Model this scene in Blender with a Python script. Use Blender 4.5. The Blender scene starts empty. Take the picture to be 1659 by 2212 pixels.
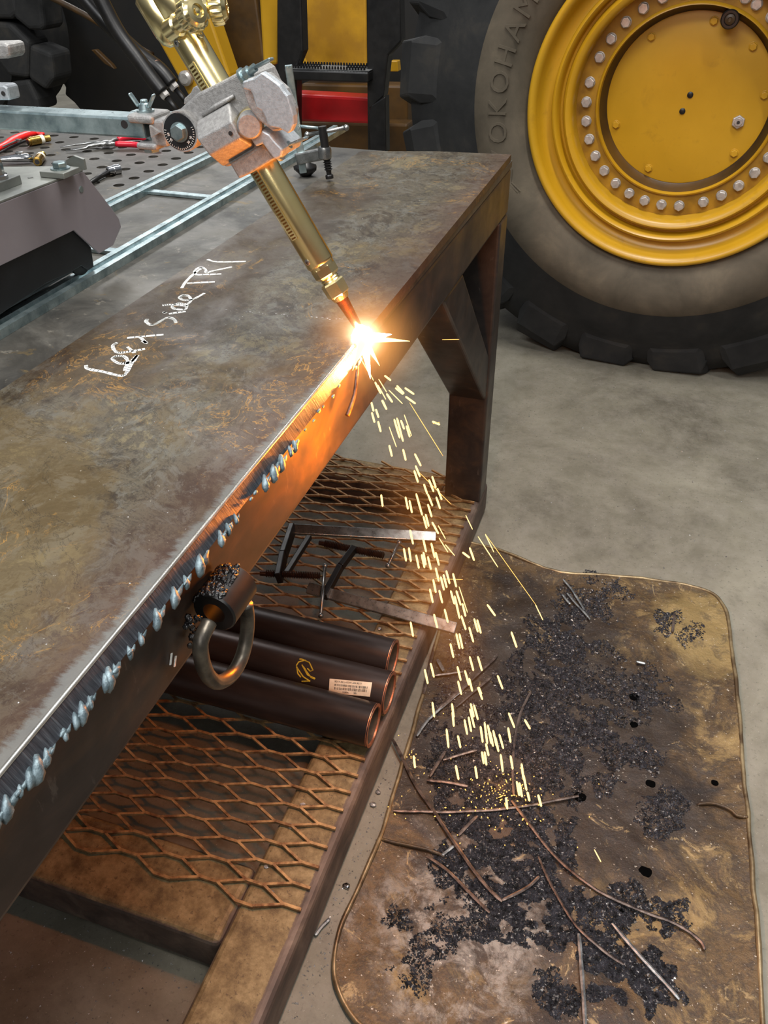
import bpy, bmesh, math, random
from mathutils import Vector, Matrix, noise
R_ = random.Random(7)
PI = math.pi
col = bpy.context.scene.collection
sc = bpy.context.scene
# ------------------------------------------------------------------ camera
F, YAW, PIT, ROL = 1800.2, 0.3275724, 0.631868, -0.0071991
CAM = Vector((0.31945, -1.75666, 1.306325))
def _basis():
    ca, sa, cb, sb = math.cos(YAW), math.sin(YAW), math.cos(PIT), math.sin(PIT)
    f = Vector((-sa*cb, ca*cb, -sb)); r = Vector((ca, sa, 0)); u = r.cross(f)
    c, s = math.cos(ROL), math.sin(ROL)
    return r*c+u*s, -r*s+u*c, f
RT, UP, FW = _basis()
cd = bpy.data.cameras.new('camera'); cam = bpy.data.objects.new('camera', cd); col.objects.link(cam)
m = Matrix((RT, UP, -FW)).transposed().to_4x4(); m.translation = CAM
cam.matrix_world = m
cd.sensor_fit = 'VERTICAL'; cd.sensor_height = 22.12; cd.lens = 18.002; cd.clip_start = .02; cd.clip_end = 60
sc.camera = cam
# ------------------------------------------------------------------ world, lights, exposure
w = bpy.data.worlds.new('world'); sc.world = w; w.use_nodes = True
_t = w.node_tree; _g = _t.nodes.new('ShaderNodeTexCoord'); _s = _t.nodes.new('ShaderNodeSeparateXYZ'); _r = _t.nodes.new('ShaderNodeValToRGB')
_t.links.new(_g.outputs['Generated'], _s.inputs[0]); _t.links.new(_s.outputs[2], _r.inputs[0])
_r.color_ramp.elements[0].position = 0; _r.color_ramp.elements[0].color = (.07, .07, .07, 1)
_r.color_ramp.elements[1].position = .85; _r.color_ramp.elements[1].color = (.44, .47, .50, 1)
_t.links.new(_r.outputs[0], _t.nodes['Background'].inputs[0]); _t.nodes['Background'].inputs[1].default_value = .9
sc.view_settings.view_transform = 'Standard'; sc.view_settings.look = 'None'
sc.view_settings.exposure = 0.0; sc.view_settings.gamma = 1; sc.view_settings.use_curve_mapping = False
def area(loc, target, sx, sy, power, color=(1, 1, 1)):
    l = bpy.data.lights.new('shop_or_fill_light', 'AREA'); l.shape = 'RECTANGLE'; l.size = sx; l.size_y = sy
    l.energy = power; l.color = color
    o = bpy.data.objects.new('shop_or_fill_light', l); col.objects.link(o); o.location = loc
    o.rotation_euler = (Vector(target)-Vector(loc)).to_track_quat('-Z', 'Y').to_euler(); return o
area((0.60, -.7, 4.8), (0.25, -.4, .3), .22, 3.2, 185, (1, .98, .93))
area((-1.2, -3.6, 4.6), (-.1, -.2, .5), 3.2, .7, 175, (.95, .97, 1))
area((0.3, -4.3, 3.1), (0, 0, .9), 3.2, .7, 60, (1, .97, .92))  # fill lamp added behind the camera to brighten brass and wheel
area((0.5, .6, 5.0), (0.4, .2, 0), .4, 2.4, 80, (1, .98, .94))
area((-4.2, 5.4, 4.5), (-4.6, 5.0, 0), 2, 2, 160, (1, 1, 1))
def point(loc, power, color, r):
    l = bpy.data.lights.new('flame_spark_fill_light', 'POINT'); l.energy = power; l.color = color; l.shadow_soft_size = r
    o = bpy.data.objects.new('flame_spark_fill_light', l); col.objects.link(o); o.location = loc; return o
point((.033, -.938, .892), 3.0, (1, .34, .05), .006)
point((.090, -1.01, .835), 9, (1, .24, .008), .02)  # orange fill added beside the flame to spread its glow along the apron
point((.12, -.86, .42), .35, (1, .34, .06), .05)
point((.22, -.82, .07), .45, (1, .42, .16), .05)

# ------------------------------------------------------------------ helpers
def ray(x, y): return RT*((x-829.5)/F) - UP*((y-1106)/F) + FW
def az(x, y, z): d = ray(x, y); return CAM + d*((z-CAM.z)/d.z)
def ax(x, y, X): d = ray(x, y); return CAM + d*((X-CAM.x)/d.x)
def ay(x, y, Y): d = ray(x, y); return CAM + d*((Y-CAM.y)/d.y)
def lin(c):
    return tuple(((v/255)/12.92 if v/255 <= .04045 else ((v/255+.055)/1.055)**2.4) for v in c[:3]) + (1,)
def sc_(n): return n
class NT:
    def __init__(s, name):
        s.m = bpy.data.materials.new(name); s.m.use_nodes = True; s.t = s.m.node_tree; s.b = s.t.nodes['Principled BSDF']
        s.co = s.n('ShaderNodeTexCoord').outputs['Object']
    def n(s, typ, **kw):
        nd = s.t.nodes.new(typ)
        for k, v in kw.items():
            if k.startswith('i_'): nd.inputs[int(k[2:]) if k[2:].isdigit() else k[2:].replace('_', ' ')].default_value = v
            else: setattr(nd, k, v)
        return nd
    def l(s, a, b): s.t.links.new(a, b)
    def map(s, scale=(1, 1, 1), loc=(0, 0, 0), rot=(0, 0, 0), src=None):
        nd = s.n('ShaderNodeMapping'); nd.inputs['Scale'].default_value = scale; nd.inputs['Location'].default_value = loc
        nd.inputs['Rotation'].default_value = rot; s.l(src or s.co, nd.inputs['Vector']); return nd.outputs[0]
    def noise(s, scale, det=6, rough=.6, dist=0, vec=None):
        nd = s.n('ShaderNodeTexNoise'); nd.inputs['Scale'].default_value = scale; nd.inputs['Detail'].default_value = det
        nd.inputs['Roughness'].default_value = rough; nd.inputs['Distortion'].default_value = dist
        s.l(vec or s.co, nd.inputs['Vector']); return nd.outputs['Fac']
    def ramp(s, fac, stops, interp='LINEAR'):
        nd = s.n('ShaderNodeValToRGB'); cr = nd.color_ramp; cr.interpolation = interp
        while len(cr.elements) < len(stops): cr.elements.new(.5)
        for e, (p, c) in zip(cr.elements, stops): e.position = p; e.color = c if len(c) == 4 else tuple(c)+(1,)
        s.l(fac, nd.inputs[0]); return nd.outputs[0]
    def bw(s, fac, a, b):
        nd = s.n('ShaderNodeMapRange'); nd.inputs['From Min'].default_value = a; nd.inputs['From Max'].default_value = b
        s.l(fac, nd.inputs[0]); return nd.outputs[0]
    def mix(s, fac, a, b, mode='MIX'):
        nd = s.n('ShaderNodeMix', data_type='RGBA', blend_type=mode)
        for k, v in ((0, fac), (6, a), (7, b)):
            if hasattr(v, 'is_linked') or hasattr(v, 'links'): s.l(v, nd.inputs[k])
            else: nd.inputs[k].default_value = v
        return nd.outputs[2]
    def math(s, op, a, b=0.0):
        nd = s.n('ShaderNodeMath', operation=op)
        for k, v in ((0, a), (1, b)):
            if hasattr(v, 'links'): s.l(v, nd.inputs[k])
            else: nd.inputs[k].default_value = v
        return nd.outputs[0]
    def sep(s): 
        nd = s.n('ShaderNodeSeparateXYZ'); s.l(s.co, nd.inputs[0]); return nd.outputs
    def bump(s, h, strength=.3, dist=.002):
        nd = s.n('ShaderNodeBump'); nd.inputs['Strength'].default_value = strength; nd.inputs['Distance'].default_value = dist
        s.l(h, nd.inputs['Height']); s.l(nd.outputs[0], s.b.inputs['Normal'])
    def out(s, color=None, rough=None, metal=None, spec=None):
        for k, v in (('Base Color', color), ('Roughness', rough), ('Metallic', metal), ('Specular IOR Level', spec)):
            if v is None: continue
            if hasattr(v, 'links'): s.l(v, s.b.inputs[k])
            else: s.b.inputs[k].default_value = v
        return s.m
def simple(name, c1, c2, scale=20, rough=.5, metal=0, bump=.2, bd=.001, lo=.35, hi=.65, det=5, rvar=.12, stretch=(1, 1, 1), spec=.5):
    t = NT(name); v = t.map(stretch); f = t.noise(scale, det, .6, 0, v); c = t.ramp(f, [(lo, lin(c1)), (hi, lin(c2))])
    f2 = t.noise(scale*3.1, 4, .6, 0, v)
    r = t.n('ShaderNodeMapRange'); r.inputs['To Min'].default_value = max(.03, rough-rvar); r.inputs['To Max'].default_value = min(1, rough+rvar)
    t.l(f2, r.inputs[0])
    if bump: t.bump(f2, bump, bd)
    return t.out(c, r.outputs[0], metal, spec)
def emis(name, c, strength, c2=None):
    m = bpy.data.materials.new(name); m.use_nodes = True; t = m.node_tree; t.nodes.clear()
    e = t.nodes.new('ShaderNodeEmission'); e.inputs[0].default_value = c; e.inputs[1].default_value = strength
    o = t.nodes.new('ShaderNodeOutputMaterial'); t.links.new(e.outputs[0], o.inputs[0])
    m.cycles.emission_sampling = 'NONE'; return m

M = {}
# --- brown mill-scale plate on the table
t = NT('rusty_plate'); X, Y, Z = t.sep()
v = t.map((1, .8, 1), rot=(0, 0, .35))
wob = t.n('ShaderNodeTexNoise'); wob.inputs['Scale'].default_value = 6; wob.inputs['Detail'].default_value = 5; t.l(v, wob.inputs['Vector'])
vv = t.n('ShaderNodeVectorMath', operation='MULTIPLY_ADD'); t.l(wob.outputs['Color'], vv.inputs[0]); vv.inputs[1].default_value = (.06, .06, .06); t.l(v, vv.inputs[2]); vw = vv.outputs[0]
a = t.noise(10, 14, .80, .3, vw)
c = t.ramp(a, [(.33, lin((34, 26, 18))), (.42, lin((66, 55, 40))), (.49, lin((100, 92, 76))), (.53, lin((74, 67, 56))), (.59, lin((122, 111, 84))), (.68, lin((88, 76, 56)))])
g = t.noise(30, 12, .8, .6, vw); c = t.mix(t.math('MULTIPLY', t.bw(g, .52, .56), .6), c, lin((112, 110, 102)))
c = t.mix(t.math('MULTIPLY', t.bw(t.noise(48, 10, .8, .5, vw), .55, .59), .65), c, lin((46, 38, 30)))
g = t.noise(3.0, 8, .66, .3, vw); c = t.mix(t.math('MULTIPLY', t.bw(g, .53, .57), .45), c, lin((112, 92, 50)))
ln1 = t.math('ABSOLUTE', t.math('SUBTRACT', t.noise(13, 9, .72, .6, t.map((.5, 1.6, 1), src=vw)), .5))
c = t.mix(t.math('MULTIPLY', t.bw(ln1, .006, .001), .75), c, lin((30, 24, 18)))
# chocolate band under the lettering, an old coolant stain
bx = t.math('ADD', X, t.math('MULTIPLY', t.math('SUBTRACT', t.noise(5, 8, .65, .4), .5), .22))
by = t.math('ADD', Y, t.math('MULTIPLY', t.math('SUBTRACT', t.noise(4, 6, .6, .3), .5), .35))
st = t.math('MULTIPLY', t.bw(bx, -.155, -.185), t.math('MULTIPLY', t.bw(by, -1.12, -1.07), t.bw(by, -.30, -.40)))
c = t.mix(t.math('MULTIPLY', st, .62), c, lin((58, 40, 22)))
# reddish heat tint towards the cut edge
edge = t.math('ADD', X, t.math('MULTIPLY', t.noise(9, 4, .6), .10))
c = t.mix(t.math('MULTIPLY', t.bw(edge, -.03, .055), .55), c, lin((84, 54, 42)))
# orange rust veins
ve = t.noise(22, 7, .66, 1.4, vw); ve = t.math('ABSOLUTE', t.math('SUBTRACT', ve, .5)); ve = t.bw(ve, .013, .003)
pat = t.bw(t.noise(6, 6, .66, .5, vw), .53, .60)
c = t.mix(t.math('MULTIPLY', t.math('MULTIPLY', ve, pat), .8), c, lin((178, 132, 60)))
c = t.mix(t.math('MULTIPLY', t.bw(t.noise(16, 8, .72, .8, vw), .645, .68), .75), c, lin((150, 112, 46)))
c = t.mix(t.math('MULTIPLY', t.bw(t.noise(150, 3, .6, 0), .70, .74), .6), c, lin((185, 178, 165)))
# whitish frosted cinder along the cut (ragged), only where it has been cut
fr = t.math('ADD', X, t.math('MULTIPLY', t.noise(110, 6, .85, 0, t.map((.3, 1, 1))), .030))
fr = t.math('ADD', fr, t.math('MULTIPLY', t.noise(20, 3, .6), .022))
frm = t.math('MULTIPLY', t.bw(fr, .0235, .0300), t.bw(Y, -.925, -.99))
c = t.mix(t.math('MULTIPLY', frm, .62), c, lin((128, 132, 131)))
c = t.mix(.85, c, (.72, .70, .68, 1), 'MULTIPLY')
t.bump(t.mix(.5, a, t.noise(60, 8, .75, .8, vw)), .35, .0012)
M['plate'] = t.out(c, t.ramp(t.noise(12, 5, .6, .5, vw), [(.35, (.36,)*3), (.65, (.62,)*3)]), .35, .5)
# --- cut bevel
t = NT('flame_cut_steel'); v = t.map((.06, 1, .06)); f = t.noise(700, 5, .6, .1, v)
c = t.ramp(f, [(.36, lin((60, 60, 65))), (.54, lin((84, 86, 92))), (.72, lin((112, 116, 122)))])
t.bump(f, .35, .001); M['cut'] = t.out(c, .42, .75)
M['slag'] = simple('blue_slag', (72, 86, 92), (124, 140, 146), 120, .45, .35, .5, .0012, rvar=.15)
M['slag_hot'] = simple('grey_slag', (70, 62, 60), (130, 110, 100), 90, .45, .4, .8, .002)
# --- table tops
t = NT('table_top_steel'); v = t.map((1, 1.2, 1), rot=(0, 0, .2)); a = t.noise(8, 12, .72, .5, v)
c = t.ramp(a, [(.30, lin((44, 43, 41))), (.44, lin((72, 70, 66))), (.56, lin((96, 93, 87))), (.70, lin((80, 75, 66)))])
c = t.mix(t.math('MULTIPLY', t.bw(t.noise(2.6, 8, .66, .8, v), .5, .58), .6), c, lin((60, 57, 52)))
c = t.mix(t.math('MULTIPLY', t.bw(t.noise(11, 9, .74, 1.0, v), .60, .65), .75), c, lin((112, 94, 60)))
c = t.mix(t.math('MULTIPLY', t.bw(t.noise(50, 6, .7, .3, v), .62, .68), .6), c, lin((140, 134, 122)))
t.bump(a, .25, .001); M['tabletop'] = t.out(c, t.ramp(t.noise(9, 5), [(.3, (.38,)*3), (.7, (.6,)*3)]), .45)
t = NT('mill_scale_tube'); v = t.map((1, .5, 1)); a = t.noise(16, 8, .65, .5, v)
c = t.ramp(a, [(.3, lin((34, 31, 31))), (.5, lin((54, 48, 46))), (.66, lin((74, 60, 50))), (.8, lin((98, 80, 62)))])
c = t.mix(t.math('MULTIPLY', t.bw(t.noise(60, 5, .7, 0, t.map((1, 1, .35))), .63, .70), .35), c, lin((118, 110, 104)))
t.bump(a, .2, .001); M['tube'] = t.out(c, t.ramp(t.noise(10, 4), [(.3, (.32,)*3), (.7, (.52,)*3)]), .25)
t = NT('rail_tube_dusty'); X, Y, Z = t.sep(); v = t.map((1, .6, 1)); a = t.noise(20, 8, .65, .5, v)
c = t.ramp(a, [(.3, lin((56, 47, 44))), (.5, lin((88, 74, 66))), (.7, lin((116, 100, 88)))])
geo = t.n('ShaderNodeNewGeometry'); nx = t.n('ShaderNodeSeparateXYZ'); t.l(geo.outputs['True Normal'], nx.inputs[0])
d = t.ramp(t.noise(30, 9, .75), [(.34, lin((84, 68, 44))), (.5, lin((122, 104, 72))), (.66, lin((152, 134, 98)))])
d = t.mix(t.math('MULTIPLY', t.bw(t.noise(160, 3, .6), .62, .68), .6), d, lin((70, 56, 42)))
up = t.math('ADD', Z, t.math('MULTIPLY', t.noise(25, 5, .7), .012))
ed = t.math('ADD', X, t.math('MULTIPLY', t.noise(18, 8, .8), .016))
c = t.mix(t.math('MULTIPLY', t.bw(up, .0900, .0925), t.bw(ed, -.0075, -.0095)), c, d)
t.bump(t.noise(120, 5, .7), .25, .001); M['rail'] = t.out(c, .62, .2)
M['mesh'] = simple('rusty_mesh', (104, 70, 42), (180, 146, 100), 60, .6, .35, .4, .001, rvar=.1)
M['pipe'] = simple('black_pipe', (44, 40, 40), (74, 66, 64), 14, .36, .6, .35, .0006, stretch=(.25, 1, 1), rvar=.12)
M['pipe_end'] = simple('sawn_pipe_end', (150, 96, 70), (205, 140, 108), 60, .4, .7, .1)
M['pipe_in'] = simple('pipe_bore', (60, 50, 40), (96, 80, 64), 30, .7, .2, .1)
# --- floor
t = NT('concrete'); a = t.noise(2.2, 12, .7, .4); b = t.noise(12, 10, .75)
c = t.ramp(a, [(.32, lin((78, 73, 63))), (.5, lin((106, 101, 88))), (.66, lin((126, 121, 107)))])
c = t.mix(t.math('MULTIPLY', t.bw(b, .42, .66), .35), c, lin((140, 134, 124)))
c = t.mix(t.math('MULTIPLY', t.bw(t.noise(4, 6, .7, .6), .6, .72), .4), c, lin((74, 68, 60)))
c = t.mix(t.math('MULTIPLY', t.bw(t.noise(110, 4, .7), .58, .68), .5), c, lin((62, 58, 52)))
c = t.mix(t.math('MULTIPLY', t.bw(t.noise(210, 3, .7), .66, .71), .6), c, lin((172, 166, 154)))
t.bump(t.noise(140, 5, .75), .28, .0015); M['floor'] = t.out(c, t.ramp(a, [(.3, (.5,)*3), (.7, (.75,)*3)]), 0, .4)
# --- tray
t = NT('burnt_tray'); a = t.noise(6.5, 12, .74, .5); b = t.noise(2.4, 5, .6, .6)
c = t.ramp(a, [(.33, lin((30, 22, 17))), (.42, lin((62, 46, 30))), (.49, lin((92, 71, 44))), (.54, lin((66, 51, 36))), (.60, lin((116, 94, 60))), (.70, lin((146, 122, 80)))])
X, Y, Z = t.sep()
def dist2(cx, cy, sx, sy):
    dx = t.math('MULTIPLY', t.math('SUBTRACT', X, cx), 1/sx); dy = t.math('MULTIPLY', t.math('SUBTRACT', Y, cy), 1/sy)
    return t.math('SQRT', t.math('ADD', t.math('MULTIPLY', dx, dx), t.math('MULTIPLY', dy, dy)))
nb = t.math('MULTIPLY', t.math('SUBTRACT', t.noise(6, 9, .72, .8), .5), 2.2)
soot = t.bw(t.math('ADD', dist2(.28, -.68, .30, .50), nb), 1.1, .75)
c = t.mix(t.math('MULTIPLY', soot, .82), c, lin((38, 30, 27)))
corner = t.bw(t.math('ADD', dist2(.56, -.26, .14, .16), nb), 1.0, .6)
c = t.mix(t.math('MULTIPLY', corner, .6), c, lin((158, 134, 86)))
pale = t.bw(t.math('ADD', dist2(.20, -1.10, .16, .20), nb), 1.0, .6)
c = t.mix(t.math('MULTIPLY', t.math('MULTIPLY', pale, t.bw(t.noise(20, 9, .75, .5), .46, .58)), .7), c, lin((142, 134, 126)))
c = t.mix(t.math('MULTIPLY', t.bw(t.noise(26, 9, .75, .5), .53, .60), .5), c, lin((52, 44, 40)))
c = t.mix(t.math('MULTIPLY', t.bw(t.noise(15, 9, .75, 1.2), .60, .64), .6), c, lin((160, 136, 96)))
c = t.mix(t.math('MULTIPLY', t.bw(t.noise(170, 3, .6), .66, .72), .7), c, lin((196, 186, 172)))
t.bump(t.mix(.5, t.noise(9, 8, .7, .8), t.noise(90, 6, .75)), .7, .005); M['tray'] = t.out(c, t.ramp(a, [(.3, (.34,)*3), (.7, (.55,)*3)]), .35)
M['rim'] = simple('tray_rim', (84, 66, 46), (150, 132, 100), 22, .42, .6, .4, .001)
M['grit'] = simple('cinder_grit', (13, 13, 15), (56, 56, 62), 90, .42, .1, .6, .002)
M['grit_pale'] = simple('cinder_flake', (80, 76, 74), (190, 188, 186), 60, .35, .5, .4, .002)
M['strip'] = simple('offcut_steel', (52, 44, 42), (112, 98, 90), 60, .42, .6, .5, .001)
M['strip_pale'] = simple('pale_offcut', (84, 86, 88), (150, 152, 152), 70, .4, .65, .4, .001)
# --- brass, zinc, castings
M['brass'] = simple('brass', (230, 208, 144), (246, 228, 176), 9, .22, 1, .0, .0004, stretch=(1, 1, 1), rvar=.05)
M['brass_dull'] = simple('dull_brass', (150, 118, 58), (196, 164, 92), 60, .3, 1, .1, .0004)
M['copper'] = simple('copper', (170, 92, 66), (206, 122, 92), 60, .28, 1, .2, .0006)
M['zinc'] = simple('galvanised', (128, 146, 150), (186, 202, 204), 38, .3, .85, .1, .0004, rvar=.1)
M['chrome'] = simple('chrome', (170, 170, 172), (205, 205, 208), 20, .12, 1, .02, .0002, rvar=.04)
M['steel'] = simple('plain_steel', (118, 118, 116), (168, 168, 166), 40, .3, .9, .1, .0004)
M['cast'] = simple('cast_aluminium', (140, 138, 136), (164, 162, 160), 260, .5, .45, .6, .0009, det=3, rvar=.06)
M['castlite'] = simple('cast_aluminium_face', (164, 168, 172), (186, 190, 194), 260, .45, .5, .4, .0008, det=3, rvar=.06)
M['grey_paint'] = simple('grey_anodised', (142, 134, 139), (150, 142, 146), 6, .34, .3, .03)
M['grey_top'] = simple('grey_top_plate', (120, 122, 118), (150, 152, 146), 16, .4, .45, .1)
M['black'] = simple('black_plastic', (13, 15, 18), (20, 22, 25), 20, .45, 0, .05)
M['black_rub'] = simple('black_oily', (14, 14, 15), (30, 28, 27), 12, .4, .2, .2)
M['dark'] = simple('near_black', (9, 9, 9), (24, 20, 15), 3, .7, 0, .2)
M['white'] = simple('white_mark', (225, 225, 218), (240, 240, 236), 60, .7, 0, .1)
M['chalk'] = simple('soapstone_chalk', (196, 196, 190), (240, 240, 235), 220, .9, 0, .8, .001, lo=.3, hi=.5)
M['ychalk'] = simple('yellow_crayon', (150, 130, 30), (196, 176, 46), 160, .8, 0, .5, .0006)
M['label'] = simple('paper_label', (196, 188, 168), (232, 226, 208), 30, .6, 0, .05)
M['void'] = simple('dark_hole', (5, 5, 5), (7, 7, 7), 40, 1, 0, 0, spec=0)
M['ink'] = simple('ink', (22, 20, 20), (40, 36, 34), 40, .6)
M['red'] = simple('red_plastic', (206, 24, 22), (222, 38, 30), 8, .32, 0, .03)
M['redpaint'] = simple('red_paint', (150, 8, 14), (176, 14, 20), 8, .4, 0, .15)
M['crimson'] = simple('crimson_grip', (178, 14, 38), (196, 26, 48), 8, .3, 0, .03)
t = NT('loader_yellow'); a = t.noise(3, 6, .6); c = t.ramp(a, [(.3, lin((164, 122, 16))), (.7, lin((184, 140, 30)))])
c = t.mix(t.math('MULTIPLY', t.bw(t.noise(12, 7, .7, .5), .58, .74), .45), c, lin((120, 84, 22)))
c = t.mix(t.math('MULTIPLY', t.bw(t.noise(70, 5, .7), .68, .74), .4), c, lin((84, 60, 26)))
t.bump(t.noise(40, 4), .06, .001); M['yellow'] = t.out(c, .36, 0)
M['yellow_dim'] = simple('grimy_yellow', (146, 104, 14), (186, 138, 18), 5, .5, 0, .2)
M['ochre'] = simple('dark_ochre', (46, 30, 8), (84, 56, 12), 5, .5, 0, .2)
M['zbolt'] = simple('zinc_bolt', (150, 146, 142), (184, 180, 176), 60, .4, .5, .2, .0006)
t = NT('tyre_rubber'); a = t.noise(7, 8, .65, .3)
c = t.ramp(a, [(.3, lin((24, 25, 26))), (.55, lin((38, 38, 38))), (.8, lin((60, 56, 50)))]); t.bump(t.noise(50, 6, .7), .25, .002); M['tyre'] = t.out(c, .75, 0, .3)
t = NT('tyre_sidewall'); a = t.noise(7, 8, .65, .3); X, Y, Z = t.sep()
c = t.ramp(a, [(.3, lin((66, 60, 50))), (.55, lin((84, 76, 64))), (.8, lin((104, 94, 78)))]); t.bump(t.noise(60, 6, .7), .2, .0015); M['side'] = t.out(c, .8, 0, .25)
M['spark'] = emis('white_hot', (1, .60, .20, 1), 3.2)
M['spark_y'] = emis('yellow_hot', (1, .50, .12, 1), 2.4)
M['ember'] = emis('orange_hot', (1, .30, .04, 1), 5)
M['core'] = emis('flame_core', (1, .93, .82, 1), 30)
M['flame'] = emis('flame_yellow', (1, .62, .18, 1), 5)
M['hot'] = emis('hot_edge', (1, .30, .05, 1), 1.4)

def link(name, me, parent=None, mat=None, smooth=False):
    o = bpy.data.objects.new(name, me); col.objects.link(o)
    if mat is not None: me.materials.append(M[mat] if isinstance(mat, str) else mat)
    if smooth: 
        for p in me.polygons: p.use_smooth = True
    if parent: o.parent = parent
    return o
def obj(name, bm, mat, parent=None, smooth=False, bevel=0, seg=2, sharp=None):
    me = bpy.data.meshes.new(name)
    bmesh.ops.recalc_face_normals(bm, faces=bm.faces[:])
    bm.to_mesh(me); bm.free(); o = link(name, me, parent, mat, smooth)
    if bevel:
        b = o.modifiers.new('bevel', 'BEVEL'); b.width = bevel; b.segments = seg; b.limit_method = 'ANGLE'; b.angle_limit = .6
    if sharp is not None and smooth: me.set_sharp_from_angle(angle=sharp)
    return o
def thing(name, label, cat, loc=(0, 0, 0), group=None):
    o = bpy.data.objects.new(name, None); col.objects.link(o); o['label'] = label; o['category'] = cat
    if group: o['group'] = group
    o.empty_display_size = .05
    return o
def tag(o, label, cat, group=None, kind=None):
    o['label'] = label; o['category'] = cat
    if group: o['group'] = group
    if kind: o['kind'] = kind
    return o
def struct(o): o['kind'] = 'structure'; return o
def new(): return bmesh.new()
def hexa(bm, p):  # 8 points: bottom 4 ccw, top 4
    v = [bm.verts.new(q) for q in p]
    for f in ((0, 1, 2, 3), (4, 7, 6, 5), (0, 4, 5, 1), (1, 5, 6, 2), (2, 6, 7, 3), (3, 7, 4, 0)): bm.faces.new([v[i] for i in f])
def box(bm, a, b):
    (x0, y0, z0), (x1, y1, z1) = a, b
    hexa(bm, [(x0, y0, z0), (x1, y0, z0), (x1, y1, z0), (x0, y1, z0), (x0, y0, z1), (x1, y0, z1), (x1, y1, z1), (x0, y1, z1)])
def frame_from(d, ref=None):
    d = Vector(d).normalized(); ref = Vector(ref) if ref else (Vector((0, 0, 1)) if abs(d.z) < .9 else Vector((1, 0, 0)))
    a = (ref - d*ref.dot(d)).normalized(); b = d.cross(a); return d, a, b
def obox(bm, p0, p1, wa, wb, ref=None):  # box along p0-p1: wa along ref, wb across
    p0, p1 = Vector(p0), Vector(p1); d, a, b = frame_from(p1-p0, ref); a = a*wa/2; b = b*wb/2
    hexa(bm, [p0-a-b, p0+a-b, p0+a+b, p0-a+b, p1-a-b, p1+a-b, p1+a+b, p1-a+b])
def tube(bm, pts, rad, n=12, cap=True, sq=(1, 1), ref=None):
    pts = [Vector(p) for p in pts]; N = len(pts)
    if not isinstance(rad, (list, tuple)): rad = [rad]*N
    rings = []; prev = None
    for i, p in enumerate(pts):
        d = (pts[min(i+1, N-1)]-pts[max(i-1, 0)])
        if prev is None: d_, a, b = frame_from(d, ref)
        else:
            d_ = d.normalized(); a = (prev - d_*prev.dot(d_)).normalized(); b = d_.cross(a)
        prev = a
        rings.append([bm.verts.new(p + a*math.cos(2*PI*k/n)*rad[i]*sq[0] + b*math.sin(2*PI*k/n)*rad[i]*sq[1]) for k in range(n)])
    for i in range(N-1):
        for k in range(n): bm.faces.new((rings[i][k], rings[i][(k+1) % n], rings[i+1][(k+1) % n], rings[i+1][k]))
    if cap:
        bm.faces.new(rings[0][::-1]); bm.faces.new(rings[-1])
    return rings
def lathe(bm, o, d, prof, n=32, ref=None, closed=False, mod=None):  # prof: (t along d, r)
    o = Vector(o); d, a, b = frame_from(d, ref); rings = []
    for (tt, r) in prof:
        rings.append([bm.verts.new(o+d*tt+(a*math.cos(2*PI*k/n)+b*math.sin(2*PI*k/n))*(r*(mod(k, n, tt) if mod else 1))) for k in range(n)])
    for i in range(len(rings)-1):
        for k in range(n): bm.faces.new((rings[i][k], rings[i][(k+1) % n], rings[i+1][(k+1) % n], rings[i+1][k]))
    if closed:
        for k in range(n): bm.faces.new((rings[-1][k], rings[-1][(k+1) % n], rings[0][(k+1) % n], rings[0][k]))
    else:
        if prof[0][1] > 1e-6: bm.faces.new(rings[0][::-1])
        if prof[-1][1] > 1e-6: bm.faces.new(rings[-1])
def prism(bm, pts, off):
    pts = [Vector(p) for p in pts]; off = Vector(off)
    a = [bm.verts.new(p) for p in pts]; b = [bm.verts.new(p+off) for p in pts]; n = len(pts)
    bm.faces.new(a[::-1]); bm.faces.new(b)
    for i in range(n): bm.faces.new((a[i], a[(i+1) % n], b[(i+1) % n], b[i]))
def blob(bm, c, r, sub=2, jit=.2, seed=0, sq=(1, 1, 1)):
    g = bmesh.ops.create_icosphere(bm, subdivisions=sub, radius=1)
    for v in g['verts']:
        k = 1+jit*noise.noise(v.co*1.7+Vector((seed*3.1, seed, 0)))
        v.co = Vector(c)+Vector((v.co.x*r*k*sq[0], v.co.y*r*k*sq[1], v.co.z*r*k*sq[2]))
def hexnut(bm, o, d, r, h, ref=None): lathe(bm, o, d, [(0, r*.92), (h*.12, r), (h*.85, r), (h, r*.88)], 6, ref)
def bolt_part(o, d, r, h, mat, parent, name='bolt', washer=0):
    bm = new()
    if washer: lathe(bm, o, d, [(0, r*washer), (h*.22, r*washer)], 20)
    hexnut(bm, Vector(o)+Vector(d).normalized()*(h*.2 if washer else 0), d, r, h)
    return obj(name, bm, mat, parent)
def text(name, s, loc, xdir, ydir, size, mat, parent, extrude=.0005, align='CENTER'):
    cu = bpy.data.curves.new(name, 'FONT'); cu.body = s; cu.size = size; cu.extrude = extrude; cu.align_x = align; cu.align_y = 'CENTER'; cu.resolution_u = 3
    tmp = bpy.data.objects.new('tmp', cu); col.objects.link(tmp); dg = bpy.context.evaluated_depsgraph_get()
    me = bpy.data.meshes.new_from_object(tmp.evaluated_get(dg)); bpy.data.objects.remove(tmp); bpy.data.curves.remove(cu)
    x = Vector(xdir).normalized(); y = Vector(ydir).normalized(); z = x.cross(y)
    mt = Matrix((x, y, z)).transposed().to_4x4(); mt.translation = Vector(loc); me.transform(mt)
    me.materials.clear(); return link(name, me, parent, mat)
def copy_tree(o, parent=None, loc=None):
    c = o.copy(); col.objects.link(c); c.parent = parent
    for ch in [q for q in bpy.data.objects if q.parent == o]: copy_tree(ch, c)
    return c
ZT = .886  # table top
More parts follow.
